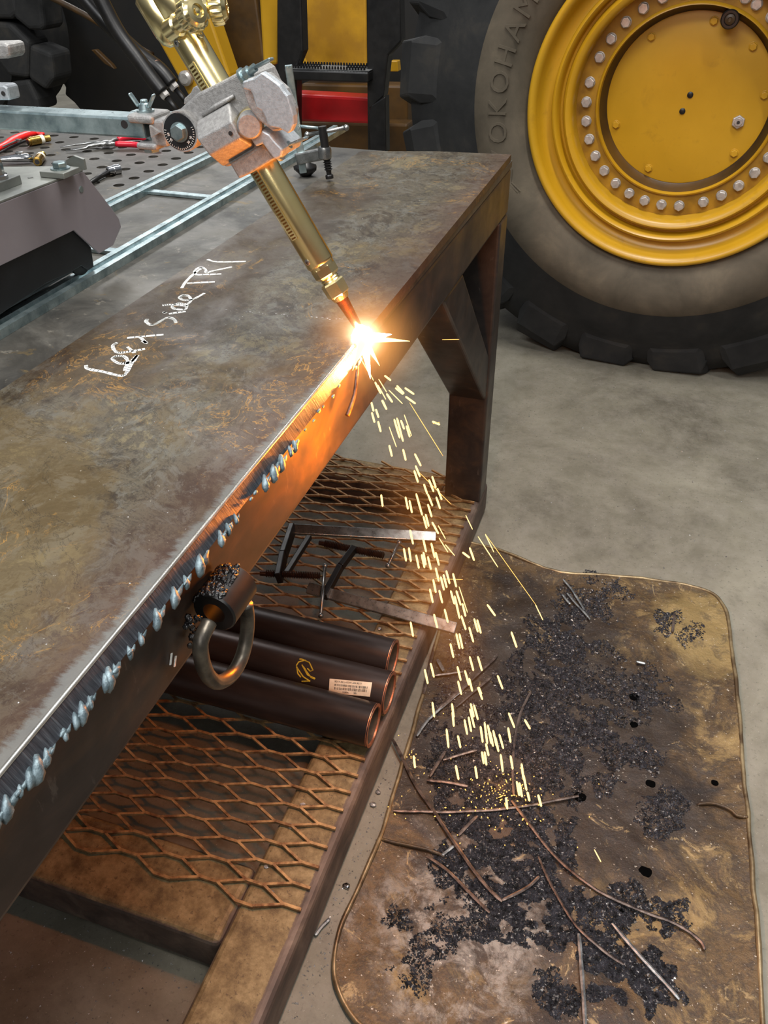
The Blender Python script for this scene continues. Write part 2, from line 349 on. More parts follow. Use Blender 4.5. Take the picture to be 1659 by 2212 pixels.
# ================================================================== SETTING
bm = new()
box(bm, (-12, -5, -.1), (8, 12, 0)); struct(obj('floor', bm, 'floor'))

# ================================================================== WELDING TABLE
tab = thing('welding_table', 'heavy steel welding table with perforated top, tube legs and open mesh shelf', 'table')
T0, T1, TN, TF = -1.35, 0.0, -2.75, 0.0  # near end stretched out of view to keep light from under the table
# top sheet with real holes: strips of cells, each hole cell an octagon ring
bm = new(); hx, hy = .053, .052; holes = set()
x0, x1, y0, y1 = -1.32, -.615, -.42, -.05
nx_, ny_ = int((x1-x0)/hx), int((y1-y0)/hy)
def quad(a, b, c, d): bm.faces.new([bm.verts.new(q) for q in (a, b, c, d)])
X1h, Y1h = x0+nx_*hx, y0+ny_*hy
for (a, b, c, d) in ((T0, TN, x0, TF), (x0, TN, X1h, y0), (x0, Y1h, X1h, TF), (X1h, TN, T1, TF)):
    quad((a, b, ZT), (c, b, ZT), (c, d, ZT), (a, d, ZT))
for i in range(nx_):
    for j in range(ny_):
        cx, cy = x0+(i+.5)*hx, y0+(j+.5)*hy; r = .0105; n = 16
        cc = [bm.verts.new((cx+sx*hx/2, cy+sy*hy/2, ZT)) for sx, sy in ((1, 0), (1, 1), (0, 1), (-1, 1), (-1, 0), (-1, -1), (0, -1), (1, -1))]
        ri = [bm.verts.new((cx+r*math.cos(2*PI*k/n), cy+r*math.sin(2*PI*k/n), ZT)) for k in range(n)]
        rd = [bm.verts.new((v.co.x, v.co.y, ZT-.012)) for v in ri]
        for k in range(8):
            bm.faces.new((ri[2*k], cc[k], cc[(k+1) % 8], ri[(2*k+2) % n], ri[2*k+1]))
        for k in range(n): bm.faces.new((ri[k], ri[(k+1) % n], rd[(k+1) % n], rd[k]))
# underside and rim
quad((T0, TN, ZT-.012), (T0, TF, ZT-.012), (T1, TF, ZT-.012), (T1, TN, ZT-.012)) if False else None
for (a, b) in (((T0, TN), (T1, TN)), ((T1, TN), (T1, TF)), ((T1, TF), (T0, TF)), ((T0, TF), (T0, TN))):
    quad((a[0], a[1], ZT-.012), (b[0], b[1], ZT-.012), (b[0], b[1], ZT), (a[0], a[1], ZT))
obj('table_top', bm, 'tabletop', tab)
def rtube(name, a, b, parent=tab, mat='tube', bev=.008):
    bm = new(); box(bm, a, b); return obj(name, bm, mat, parent, bevel=bev, seg=3)
AB = .782
rtube('apron', (-.10, TN, AB), (0, TF, ZT-.012))
rtube('apron', (T0, -.10, AB), (-.10, TF, ZT-.012))
rtube('apron', (T0, TN, AB), (T0+.1, -.10, ZT-.012))
rtube('apron', (T0+.1, TN, AB), (-.1, TN+.1, ZT-.012))
for (x, y) in ((-.092, -.071), (T0, -.071), (-.092, TN), (T0, TN)):
    rtube('leg', (x, y, .088), (x+.092, y+.071, AB), bev=.006)
bm = new(); prism(bm, [(-.092, -.364, AB), (-.092, -.068, .488), (-.092, -.068, .375), (-.092, -.50, AB)], (.088, 0, 0))
obj('brace', bm, 'tube', tab, bevel=.006, seg=3)
bm = new(); prism(bm, [(T0, -.364, AB), (T0, -.068, .488), (T0, -.068, .375), (T0, -.50, AB)], (.088, 0, 0)); obj('brace', bm, 'tube', tab, bevel=.006, seg=3)
ZS = .090
rtube('shelf_rail', (-.107, TN, 0), (0, .03, ZS), mat='rail', bev=.012)
rtube('shelf_rail', (T0, TN, 0), (T0+.107, .03, ZS), mat='rail', bev=.012)
rtube('shelf_crossbar', (T0+.105, -1.262, 0), (-.106, -1.165+.03, ZS-.0005), mat='rail', bev=.012)
rtube('shelf_crossbar', (T0+.105, -.07, 0), (-.106, .03, ZS-.0005), mat='rail', bev=.012)
# expanded metal: bonds and strands
bm = new(); P, SW = .0700, .0354; zc = ZS+.006
xs = [-.0256-P*k for k in range(0, 17)]
def strand(p, q, w=.0040, h=.0045):
    obox(bm, p, q, h, w, (0, 0, 1))
for k, xk in enumerate(xs):
    jrow = range(0, 38)
    for j in jrow:
        y = -1.1807 + j*SW - (.0177 if k % 2 else 0)
        if y > .02: continue
        tw = .0016
        if k > 0: bx = xk+.007
        hb = .0145
        strand((xk-hb, y, zc), (xk+hb, y, zc), .0046, .0044)
        if k < len(xs)-1:
            for s in (1, -1):
                y2 = y+s*.0177
                if y2 > .03 or (y2 < -1.200): continue
                strand((xk-hb, y, zc-tw), (xk-P+hb, y2, zc+tw))
o = obj('mesh_sheet', bm, 'mesh', tab); o['label'] = 'rusty expanded metal mesh with long hexagonal openings'
# weld-on lifting ring
lug = new(); ax_ = Vector((.0, 1, 0)); c0 = Vector((.026, -1.352, .846))
p0 = ax(452, 1300, .03); p1 = ax(505, 1222, .03); dd = Vector((0, 1, 0))
L0 = ax(463, 1331, .021); L1 = ax(511, 1250, .021); LY, LZ, LL = L0.y, (L0.z+L1.z)/2, L1.y-L0.y; L0.z = LZ; LR = .0195
lathe(lug, L0, (0, 1, 0), [(0, .010), (0, LR-.0015), (.0015, LR), (LL-.0015, LR), (LL, LR-.0015), (LL, .010)], 28, closed=True)
lo = obj('ring_bracket', lug, 'black_rub', tab, smooth=True, sharp=.6); lo['label'] = 'glossy black welded tube holding the ring'
M['weldblk'] = simple('glossy_weld', (8, 8, 9), (22, 22, 25), 60, .12, 0, .9, .004, spec=1.0, rvar=.05)
bm = new()
for k in range(150):
    y = LY+LL*R_.random(); a = R_.uniform(1.15, 2.9)
    blob(bm, (.021+LR*math.cos(a), y, LZ+LR*math.sin(a)), R_.uniform(.0012, .0032), 1, .3, k, (1, 1.3, .7))
for k in range(24): blob(bm, (.004+R_.uniform(0, .006), LY+R_.uniform(-.022, .0), LZ+R_.uniform(-.022, .006)), R_.uniform(.0018, .0036), 1, .3, k)
o = obj('weld_bead', bm, M['weldblk'], lo, smooth=True); o['label'] = 'lumpy shiny weld'
bm = new()
pts = []
for q in [(452, 1345), (434, 1385), (436, 1425), (450, 1460), (472, 1474), (500, 1458), (520, 1425), (531, 1385), (535, 1340), (531, 1305)]:
    pts.append(q)
ringp = [ax(px_, py_, .024) for px_, py_ in pts]
# smooth interpolation
def catmull(P, n=5, closed=False):
    out = []; N = len(P)
    for i in range(N if closed else N-1):
        a = P[(i-1) % N] if (closed or i > 0) else P[0]; b = P[i]; c = P[(i+1) % N]; d = P[(i+2) % N] if (closed or i+2 < N) else P[-1]
        for k in range(n):
            t = k/n; out.append(.5*((2*b)+(c-a)*t+(2*a-5*b+4*c-d)*t*t+(-a+3*b-3*c+d)*t**3))
    if not closed: out.append(P[-1])
    return out
tube(bm, catmull(ringp, 5), .0066, 14)
M['ring'] = simple('worn_ring', (62, 58, 54), (112, 104, 92), 40, .4, .7, .3, .001)
o = obj('lifting_ring', bm, M['ring'], tab, smooth=True); o['label'] = 'worn steel ring hanging from the bracket'
# rust-crayon ticks on the apron face
bm = new()
for q0, q1 in (((371, 1411), (368, 1436)), ((380, 1417), (377, 1440))):
    a, b = ax(*q0, .0012), ax(*q1, .0012); obox(bm, a, b, .0008, .0020, (1, 0, 0))
obj('chalk_tick', bm, 'chalk', tab)

# ================================================================== STEEL PLATE
pl = thing('steel_plate', 'brown rust-mottled steel plate being cut, chalk lettering along its left side', 'plate')
PT, PB = .900, ZT+.0003
bm = new()
lefty = [(-.312, -2.15), (-.306, -1.2), (-.300, -.6), (-.296, -.085)]
edge = []
ys = [-.085, -.3, -.5, -.7, -.895, -.905]
for y in ys: edge.append((.0 - .006*y if y > -.9 else .006, y))
edge = [(-.001+.008*(-y/.9), y) for y in (-.012, -.3, -.5, -.7, -.9)]
cut = [(.005+.008*min(1, (-y-.9)/1.0), y) for y in [-.925-.0125*i for i in range(99)]]
far = [(-.296, -.055), (-.001, -.012)]
top = [Vector((x, y, PT)) for x, y in [(-.312, -2.15), (-.306, -1.2), (-.300, -.6), (-.297, -.075), (-.15, -.03)]+edge+[(.006, -.915)]+cut+[(.014, -2.15)]]
n = len(top); ncut = len(edge)+5
va = [bm.verts.new(p) for p in top]; vb = []
for i, p in enumerate(top):
    dx = .0085 if i > ncut else 0
    vb.append(bm.verts.new((p.x+dx, p.y, PB)))
bm.faces.new(va); bm.faces.new(vb[::-1])
for i in range(n): bm.faces.new((va[i], vb[i], vb[(i+1) % n], va[(i+1) % n]))
o = obj('plate_body', bm, 'plate', pl)
o.data.materials.append(M['cut'])
for p in o.data.polygons:
    if abs(p.normal.z) < .8 and p.center.x > 0.003 and p.center.y < -.91: p.material_index = 1
# upper cut edge, its highlight line put into a pale metal tube
bm = new(); tube(bm, [Vector((x-.0002, y, PT-.0012)) for x, y in cut[1:]], .0019, 8)
M['bright'] = simple('edge_highlight', (196, 192, 184), (230, 226, 218), 30, .25, .9, .1)
o = obj('edge_highlight', bm, M['bright'], pl, smooth=True); o['label'] = 'top edge of the cut, its highlight put into pale metal'
# slag drips, each its own lump
drips = [(636, 946, 9), (627, 962, 8), (607, 985, 13), (590, 1005, 14), (572, 1028, 12), (508, 1100, 7), (492, 1130, 9), (476, 1150, 12), (430, 1210, 16), (432, 1222, 12), (400, 1245, 10), (374, 1275, 15), (378, 1292, 9), (335, 1322, 15), (300, 1358, 9), (275, 1388, 9), (232, 1455, 17), (228, 1470, 13), (245, 1432, 9), (172, 1525, 16), (160, 1545, 11), (190, 1500, 9), (135, 1570, 9), (75, 1650, 19), (60, 1672, 14), (95, 1622, 12), (40, 1700, 9), (8, 1735, 17), (-15, 1770, 15)]
for i, (x, y, r) in enumerate(drips):
    p = ax(x, y, .0195); s = (p-CAM).length/F; rr = r*s*1.15
    p.z = PB-rr*.35
    bm = new(); tube(bm, [p+Vector((-.004, rr*1.0, rr*.9)), p+Vector((-.002, rr*.55, rr*.5)), p, p+Vector((.001, -rr*.5, -rr*.45)), p+Vector((.001, -rr*.85, -rr*.85))], [rr*.25, rr*.62, rr*.82, rr*.68, rr*.22], 12, sq=(1, .75))
    tube(bm, [p+Vector((-.001, -rr*.2, -rr*.1)), p+Vector((0, rr*1.2, rr*.15)), p+Vector((-.001, rr*2.3, rr*.5))], [rr*.55, rr*.5, rr*.12], 10, sq=(1, .7))
    for v_ in bm.verts: v_.co += Vector((noise.noise(v_.co*260), noise.noise(v_.co*240+Vector((5, 0, 0))), noise.noise(v_.co*250+Vector((0, 9, 0)))))*rr*.22
    obj('slag_drip', bm, 'slag', pl, smooth=True)
# continuous small slag bead along the lower lip
bm = new(); pp = []
y = -.945
while y > -2.1:
    blob(bm, (.0165+.004*min(1, -y-.9)+R_.uniform(-.001, .002), y, PB+.001), R_.uniform(.0012, .0026), 2, .4, y*31, (.7, 1.6, .9)); y -= R_.uniform(.008, .05)
o = obj('slag_bead', bm, 'slag', pl, smooth=True); o['kind'] = 'stuff'
# chalk lettering: "Left side TRI"
strokes = [
 [(186, 790), (190, 797), (222, 803), (262, 812), (275, 803), (285, 785), (297, 768)],
 [(296, 768), (280, 783), (258, 785), (243, 776), (250, 770), (268, 770), (276, 782), (270, 800)],
 [(312, 754), (278, 760), (256, 762), (246, 755), (244, 746), (252, 741)],[(276, 750), (290, 762)],
 [(276, 730), (352, 723)],[(302, 728), (316, 741), (309, 737)],
 [(318, 690), (316, 695), (326, 702), (338, 699), (350, 692), (364, 686), (376, 690), (380, 697)],
 [(354, 674), (358, 676)],[(366, 678), (400, 673)],
 [(352, 660), (370, 658), (404, 661)],[(404, 660), (400, 668), (380, 668), (372, 662), (384, 656), (400, 657)],
 [(441, 634), (425, 643), (412, 648), (396, 648), (388, 643), (396, 638), (408, 640), (412, 650), (404, 658)],
 [(393, 622), (402, 608), (421, 590), (437, 579)],[(405, 612), (463, 609)],
 [(428, 594), (477, 592)],[(425, 594), (420, 586), (432, 578), (444, 582), (446, 589), (462, 585), (500, 577)],
 [(449, 561), (470, 566), (530, 565)]]
for st in strokes:
    bm = new(); P3 = catmull([az(x, y, PT+.0003) for x, y in st], 4)
    for i in range(len(P3)-1):
        d = (P3[i+1]-P3[i])
        if d.length < 1e-5: continue
        d = d.normalized()*.0006
        wv = .0038+.0018*noise.noise(P3[i]*130)
        obox(bm, P3[i]-d, P3[i+1]+d, .0007, wv, (0, 0, 1))
    obj('chalk_stroke', bm, 'chalk', pl)
# scorch line scratches
bm = new()
for i in range(40):
    t_ = i/39; q = (470+270*t_+R_.uniform(-2, 2), 668+23*t_+R_.uniform(-2, 2))
    if R_.random() < .6: blob(bm, az(*q, PT), R_.uniform(.0004, .0011), 1, .3, i, (1.8, 1, .5))
for i in range(160):
    p = (R_.uniform(-.28, -.0), R_.uniform(-1.7, -.2), PT); blob(bm, p, R_.uniform(.0003, .0008), 1, .3, i, (1, 1, .5))
o = obj('spatter', bm, 'grit_pale', pl); o['kind'] = 'stuff'
# hanging half-molten strip at the cut
bm = new(); P3 = catmull([ax(773, 785, .018), ax(770, 815, .02), ax(766, 850, .022), ax(757, 880, .022), ax(750, 898, .021)], 5)
tube(bm, P3, [.0016+.0014*(i/len(P3)) for i in range(len(P3))], 8)
tag(obj('hanging_offcut', bm, 'strip', None, smooth=True), 'thin dark curled offcut hanging straight below the flame', 'offcut')

# ================================================================== TORCH
U = Vector((-.521, 0, .853)).normalized(); T0p = Vector((.001, -.905, .906)); UX = Vector((0, 1, 0)); UP2 = U.cross(UX)
def ta(t, a=0, b=0): return T0p+U*t+Vector((0, -1, 0))*a+Vector((.853, 0, .521))*b   # a toward viewer, b right
tor = thing('cutting_torch', 'long brass machine cutting torch pointing down at the plate edge', 'torch')
bm = new(); lathe(bm, ta(0), U, [(0, .0036), (.003, .0050), (.02, .0062), (.040, .0078), (.05, .0085)], 28); obj('cutting_tip', bm, 'copper', tor, smooth=True, sharp=.6)
bm = new(); lathe(bm, ta(.043), U, [(0, .0105), (.003, .0138), (.017, .0142), (.019, .013)], 6, ref=(.3, 1, 0)); lathe(bm, ta(.039), U, [(0, .009), (.005, .011)], 24); obj('tip_nut', bm, 'brass', tor)
bm = new(); lathe(bm, ta(.061), U, [(0, .0102), (.0015, .0112), (.003, .0102), (.0045, .0112), (.006, .0102), (.0075, .0112), (.01, .0108)], 28); obj('thread_ring', bm, 'brass', tor, smooth=True, sharp=.5)
bm = new(); lathe(bm, ta(.068), U, [(0, .0118), (.003, .0146), (.012, .0150), (.014, .0145)], 6, ref=(.9, .4, .5)); lathe(bm, ta(.080), U, [(0, .0145), (.005, .0148)], 28); obj('head_nut', bm, 'brass', tor)
bm = new(); RB = .0164
lathe(bm, ta(.084), U, [(0, .0150), (.001, .0160), (.003, RB), (.262, RB), (.264, .0155)], 48); obj('barrel', bm, 'brass', tor, smooth=True, sharp=.6)
# rack with teeth along the left of the barrel
ang = 2.62
def bar(t, ang, r): return ta(t, r*math.sin(ang)*1.0, r*math.cos(ang))
rdir = bar(0, 1.76, 1)-ta(0); rdir.normalize(); tdir = U.cross(rdir)
bm = new()
for (a, b) in ((.121, .318),):
    obox(bm, ta(a)+rdir*(RB+.0002), ta(b)+rdir*(RB+.0002), .0022, .0085, rdir)
rk = obj('rack', bm, 'brass', tor, bevel=.0006)
bm = new(); tt = .1235
while tt < .316:
    if not (.214 < tt < .292):
        obox(bm, ta(tt)+rdir*(RB+.0012)-tdir*.0030, ta(tt)+rdir*(RB+.0012)+tdir*.0030, .0006, .0018, rdir)
    tt += .0036
M['slot'] = simple('rack_slot', (70, 52, 18), (96, 72, 26), 40, .5, .6, 0)
o = obj('rack_teeth', bm, M['slot'], rk); o['kind'] = 'stuff'; o['label'] = 'row of dark tooth slots'
bm = new()
for tt_, an in ((.094, 1.9), (.340, 1.9)):
    rd = bar(0, an, 1)-ta(0); rd.normalize()
    bm = new(); lathe(bm, ta(tt_)+rd*(RB-.0008), rd, [(0, .0036), (.0012, .0036), (.0018, .0026)], 16)
    s_ = obj('screw', bm, 'steel', tor, smooth=True, sharp=.5)
    bm = new(); c_ = ta(tt_)+rd*(RB+.0011); tg = rd.cross(U).normalized()
    obox(bm, c_-U*.0018, c_+U*.0018, .0006, .0007, rd); obox(bm, c_-tg*.0018, c_+tg*.0018, .0006, .0007, rd); obj('screw_slot', bm, 'ink', s_)
# collar and head
bm = new(); lathe(bm, ta(.347), U, [(0, .0160), (.0005, .0172), (.007, .0172), (.009, .016)], 40); obj('collar', bm, 'brass', tor, smooth=True, sharp=.6)
bm = new(); hc = ta(.350, 0, -.0125)
lathe(bm, hc, U, [(-.009, .003), (-.007, .010), (-.002, .0150), (.006, .0168), (.040, .0172), (.043, .015)], 40); obj('mixer_body', bm, 'brass', tor, smooth=True, sharp=.8)
bm = new(); lathe(bm, ta(.356, .0, .006), U, [(-.002, .015), (.006, .0178), (.050, .0178), (.053, .015)], 40); obj('head_body', bm, 'brass', tor, smooth=True, sharp=.8)
bm = new(); lathe(bm, ta(.392, 0, -.0125), U, [(0, .011), (.002, .0125), (.004, .011), (.006, .0125), (.008, .011), (.010, .0125), (.014, .012), (.03, .012)], 30); obj('hose_nut', bm, 'brass', tor, smooth=True, sharp=.5)
def valve(base, d, name, r=.0165, stem=.02, sr=.0105):
    d = Vector(d).normalized(); bm = new()
    lathe(bm, base, d, [(-.012, sr*1.25), (.004, sr*1.25), (.006, sr), (stem, sr), (stem+.001, sr*.8), (stem+.004, sr*.8)], 24)
    v_ = obj(name, bm, 'brass', tor, smooth=True, sharp=.6)
    k0 = base+d*(stem+.002); bm = new()
    lathe(bm, k0, d, [(0, r*.75), (.001, r*.96), (.003, r), (.0105, r), (.0125, r*.95), (.0128, r*.82), (.0165, r*.66), (.0175, r*.40), (.0150, r*.38), (.0150, r*.20), (.0172, r*.16), (.0178, 0)], 72,
          mod=lambda k, n, t: (1-.10*(.5+.5*math.cos(2*PI*k*12/n))**2) if .0005 < t < .0127 else 1)
    obj('knob', bm, 'brass', v_, smooth=True, sharp=.7)
_kb, _kk = ay(382, 56, -.922), ay(419, 29, -.936)
valve(_kb, _kk-_kb, 'valve', .0160, (_kk-_kb).length-.012, .0085)
valve(ay(428, 22, -.905), Vector((.90, .36, .10)), 'valve', .0160, .010, .0085)
# rivets on the side of the barrel
bm = new(); lathe(bm, ta(.335, .004, .0155), (.83, -.2, .5), [(0, .004), (.002, .004), (.003, .0025)], 14); obj('screw', bm, 'brass', tor, smooth=True)

# flame at the tip
fl = thing('cutting_flame', 'blinding white cutting flame at the torch tip', 'flame')
bm = new(); blob(bm, (.008, -.913, .899), .0125, 3, .25, 3, (1.0, 1.0, 1.15)); obj('flame_core', bm, 'core', fl, smooth=True)
fdirs = [((846, 722), 2.6), ((820, 790), 1.6), ((800, 818), 2.2), ((885, 737), 1.6), ((762, 800), 1.6)]  # flame jets that also put in the starburst flare rays
for i, (q, wd) in enumerate(fdirs):
    bm = new(); a = Vector((.010, -.915, .899)); b = ax(*q, .03)
    Lp = [a.lerp(b, k/8) for k in range(9)]
    tube(bm, Lp, [.0030*wd*(1-k/8)**1.0+.00025 for k in range(9)], 8)
    obj('flare_jet', bm, 'core' if i in (0, 2) else 'flame', fl, smooth=True)
# glare and hot gas round the flame, put in as emission volumes
def glow(name, c, r, color, dens, sq=(1, 1, 1)):
    m = bpy.data.materials.new(name); m.use_nodes = True; t = m.node_tree; t.nodes.clear()
    tc = t.nodes.new('ShaderNodeTexCoord'); ln = t.nodes.new('ShaderNodeVectorMath'); ln.operation = 'LENGTH'
    t.links.new(tc.outputs['Object'], ln.inputs[0])
    mr = t.nodes.new('ShaderNodeMapRange'); mr.inputs['From Min'].default_value = 0; mr.inputs['From Max'].default_value = 1; mr.inputs['To Min'].default_value = 1; mr.inputs['To Max'].default_value = 0
    t.links.new(ln.outputs['Value'], mr.inputs[0]); pw = t.nodes.new('ShaderNodeMath'); pw.operation = 'POWER'; pw.inputs[1].default_value = 3.2; t.links.new(mr.outputs[0], pw.inputs[0])
    ml = t.nodes.new('ShaderNodeMath'); ml.operation = 'MULTIPLY'; ml.inputs[1].default_value = dens; t.links.new(pw.outputs[0], ml.inputs[0])
    e = t.nodes.new('ShaderNodeEmission'); e.inputs[0].default_value = color; t.links.new(ml.outputs[0], e.inputs[1])
    o_ = t.nodes.new('ShaderNodeOutputMaterial'); t.links.new(e.outputs[0], o_.inputs['Volume'])
    bm = new(); bmesh.ops.create_icosphere(bm, subdivisions=3, radius=1)
    me = bpy.data.meshes.new(name); bm.to_mesh(me); bm.free(); me.materials.append(m)
    ob = bpy.data.objects.new(name, me); col.objects.link(ob); ob.location = c; ob.scale = (r*sq[0], r*sq[1], r*sq[2]); return ob
g_ = glow('gas_glare', (.012, -.915, .898), .095, (1, .42, .10, 1), 34); g_.parent = fl; g_ = glow('white_glare', (.010, -.914, .899), .036, (1, .80, .50, 1), 260); g_.parent = fl
sm = glow('spark_bloom', (.10, -.875, .52), .5, (1, .32, .05, 1), 4.5, (.20, .16, 1.0)); sm.rotation_euler = (0, -.22, 0)  # camera bloom round the sparks, put in as an emitting volume
tag(sm, 'added glow volume for the faint orange haze around the falling sparks', 'bloom', kind='stuff')

# ================================================================== TORCH HOLDER
hold = thing('torch_holder', 'grey cast aluminium torch holder with protractor dial clamping the torch barrel', 'clamp')
YF = -.948
def fp(pts, Y=YF): return [ay(x, y, Y) for x, y in pts]
bm = new(); prism(bm, fp([(365, 268), (372, 250), (398, 226), (426, 201), (488, 170), (521, 152), (536, 165), (560, 215), (556, 270), (560, 318), (556, 325), (520, 352), (486, 362), (452, 332), (425, 303), (405, 290)], -.930), (0, .066, 0)); obj('cast_body', bm, 'cast', hold, bevel=.003, seg=3)
# faceted box
bm = new()
A = [ay(422, 263, -.934), ay(494, 222, -.934)]; B = [ay(425, 301, -.956), ay(500, 262, -.956)]; C_ = [ay(453, 336, -.956), ay(520, 299, -.956)]; D = [ay(480, 360, -.930), ay(550, 318, -.930)]
r0 = [A[0], B[0], C_[0], D[0]]; r1 = [A[1], B[1], C_[1], D[1]]
vv0 = [bm.verts.new(p) for p in r0]; vv1 = [bm.verts.new(p) for p in r1]; bk0 = [bm.verts.new(Vector((p.x, -.885, p.z))) for p in (A[0], D[0])]; bk1 = [bm.verts.new(Vector((p.x, -.885, p.z))) for p in (A[1], D[1])]
for i in range(3): bm.faces.new((vv0[i], vv0[i+1], vv1[i+1], vv1[i]))
bm.faces.new((bk0[0], vv0[0], vv1[0], bk1[0])); bm.faces.new((vv0[3], bk0[1], bk1[1], vv1[3])); bm.faces.new(vv0+[bk0[1], bk0[0]]); bm.faces.new(vv1+[bk1[1], bk1[0]]); bm.faces.new((bk0[0], bk0[1], bk1[1], bk1[0]))
fb = obj('gear_housing', bm, 'cast', hold, bevel=.002, seg=3)
bm = new(); c_ = ay(498, 288, -.957); lathe(bm, c_, (0, -1, 0), [(0, .0022), (.0006, .0022)], 14); obj('set_screw_hole', bm, 'ink', fb)
# rib
bm = new(); tube(bm, fp([(438, 250), (470, 228), (505, 208)], -.932), [.0022, .0028, .002], 8); obj('rib', bm, 'cast', hold, smooth=True)
# clamp collar
bm = new(); prism(bm, fp([(496, 354), (536, 331), (567, 311), (593, 344), (541, 375), (515, 387)], -.936), (0, .060, 0)); obj('clamp_collar', bm, 'cast', hold, bevel=.0025, seg=3)
bm = new(); prism(bm, fp([(540, 300), (548, 282), (566, 281), (582, 290), (592, 303), (611, 323), (607, 340), (592, 345), (567, 311), (552, 318)], -.950), (0, .05, 0)); obj('clamp_jaw', bm, 'castlite', hold, bevel=.002)
bm = new(); prism(bm, fp([(523, 176), (548, 168), (565, 156), (586, 170), (604, 184), (612, 196), (621, 207), (629, 232), (634, 250), (635, 269), (628, 284), (622, 289), (604, 278), (584, 275), (577, 268), (573, 255), (565, 240), (554, 234), (550, 222), (546, 207), (540, 196), (524, 192)], -.966), (0, .010, 0))
gp = obj('knob_plate', bm, 'castlite', hold, bevel=.0015)
bm = new(); prism(bm, fp([(520, 185), (535, 170), (560, 165), (600, 200), (620, 245), (616, 280), (590, 285), (560, 262), (536, 232)], -.955), (0, .03, 0)); obj('knob_plate_back', bm, 'cast', gp, bevel=.002)
# boss with brass washer
bc = ay(541, 266, -.944); bd = Vector((.35, -.9, .0)).normalized()
bm = new(); lathe(bm, bc-bd*.012, bd, [(0, .0135), (.012, .0135)], 28); obj('brass_washer', bm, 'brass', hold, smooth=True, sharp=.6)
bm = new(); lathe(bm, bc, bd, [(0, .0125), (.012, .0125), (.015, .0105)], 28); obj('boss', bm, 'cast', hold, smooth=True, sharp=.6)
# studs and wing screws of the holder
for (q, Y_) in (((533, 160), -.935), ((608, 325), -.93)):
    p = ay(*q, Y_); d_ = Vector((.84, -.05, .54)); bm = new()
    lathe(bm, p-d_*.006, d_, [(0, .0085), (.003, .0085), (.0032, .0062), (.010, .0062), (.0105, .004), (.018, .004)], 18)
    s_ = obj('clamp_screw', bm, 'zinc', hold, smooth=True, sharp=.5)
    bm = new(); w0 = p+d_*.012; obox(bm, w0, w0+Vector((.84, -.25, .35)).normalized()*.024, .003, .007, (0, 0, 1)); obj('screw_wing', bm, 'zinc', s_, bevel=.001)
# rear flange
bm = new(); prism(bm, fp([(397, 226), (397, 214), (412, 200), (416, 190), (424, 185), (440, 200), (436, 220)], -.90), (0, .012, 0)); obj('rear_flange', bm, 'cast', hold, bevel=.001)
# protractor dial
dc = ay(389, 285, -.942); dn = Vector((.06, -1, .03)).normalized()
bm = new(); lathe(bm, dc+Vector((0, .02, 0)), dn, [(0, .0195), (.02, .0200), (.0215, .0194), (.0215, .0180), (.0205, .0178), (.0205, 0)], 48); obj('dial_boss', bm, 'cast', hold, smooth=True, sharp=.6)
bm = new(); lathe(bm, dc+dn*.0006, dn, [(0, .0177), (.0010, .0177)], 48); dl = obj('dial_face', bm, 'black', hold, smooth=True, sharp=.5)
_, da, db = frame_from(dn, (0, 0, 1))
for k in range(26):
    a = math.radians(85+k*8.2); rr_ = da*math.cos(a)+db*math.sin(a)
    bm = new(); ln_ = .0024 if k % 5 == 0 else .0016
    p = dc+dn*.0019+rr_*.0170; obox(bm, p-rr_*ln_, p, .0003, .00035, dn); obj('dial_tick', bm, 'white', dl)
for k, s in ((2, '50'), (5, '40'), (17, '20'), (20, '10')):
    a = math.radians(85+k*8.2); rr_ = da*math.cos(a)+db*math.sin(a); tx = rr_.cross(dn)
    text('dial_number', s, dc+dn*.0019+rr_*.0128, -tx, rr_, .0034, 'white', dl, .0001)
bm = new(); lathe(bm, dc+dn*.001, dn, [(0, .0098), (.0015, .0098)], 28); hexnut(bm, dc+dn*.002, dn, .0082, .0060); bo = obj('dial_bolt', bm, 'zinc', hold)
for s, o_ in (('5', .0015), ('8.8', -.0015)): text('bolt_mark', s, dc+dn*.0073+Vector((0, 0, o_)), (1, .06, 0), (0, 0, 1), .0026, 'steel', bo, .0001)
# clevis bracket + wing nut
cl = thing('arm_clevis', 'small U-shaped cast bracket with wing nut joining the square arm to the holder', 'bracket')
bm = new(); zt_ = ay(320, 262, -.905).z
cx0 = ay(297, 262, -.905).x; cx1 = ay(352, 262, -.905).x
AL, AR = ay(0, 260, -.92), ay(290, 277, -.92)
ztop = AR.z+.0115; zlow = AR.z-.0165
box(bm, (cx0, -.925, ztop-.006), (cx1, -.885, ztop+.003)); obj('upper_jaw', bm, 'cast', cl, bevel=.0035, seg=3)
bm = new(); box(bm, (cx0+.006, -.925, zlow-.004), (cx1, -.885, zlow+.003)); obj('lower_jaw', bm, 'cast', cl, bevel=.003, seg=3)
bm = new(); box(bm, (cx1-.008, -.922, zlow), (cx1+.012, -.888, ztop-.001)); obj('jaw_web', bm, 'cast', cl, bevel=.003, seg=3)
bm = new(); prism(bm, [(cx1-.002, -.93, AR.z+.006), (cx1+.010, -.93, AR.z), (cx1-.002, -.93, AR.z-.006)], (0, .004, 0)); obj('pointer', bm, 'cast', cl)
bx_ = (cx0+cx1)/2-.003
bm = new(); lathe(bm, (bx_, -.906, zlow-.010), (0, 0, 1), [(0, .0042), (.052, .0042), (.053, .0034)], 16); lathe(bm, (bx_, -.906, ztop+.003), (0, 0, 1), [(0, .0095), (.002, .0095)], 24); lathe(bm, (bx_, -.906, ztop+.005), (0, 0, 1), [(0, .0072), (.006, .0058), (.007, .0042)], 20); wb = obj('wing_bolt', bm, 'zinc', cl, smooth=True, sharp=.5)
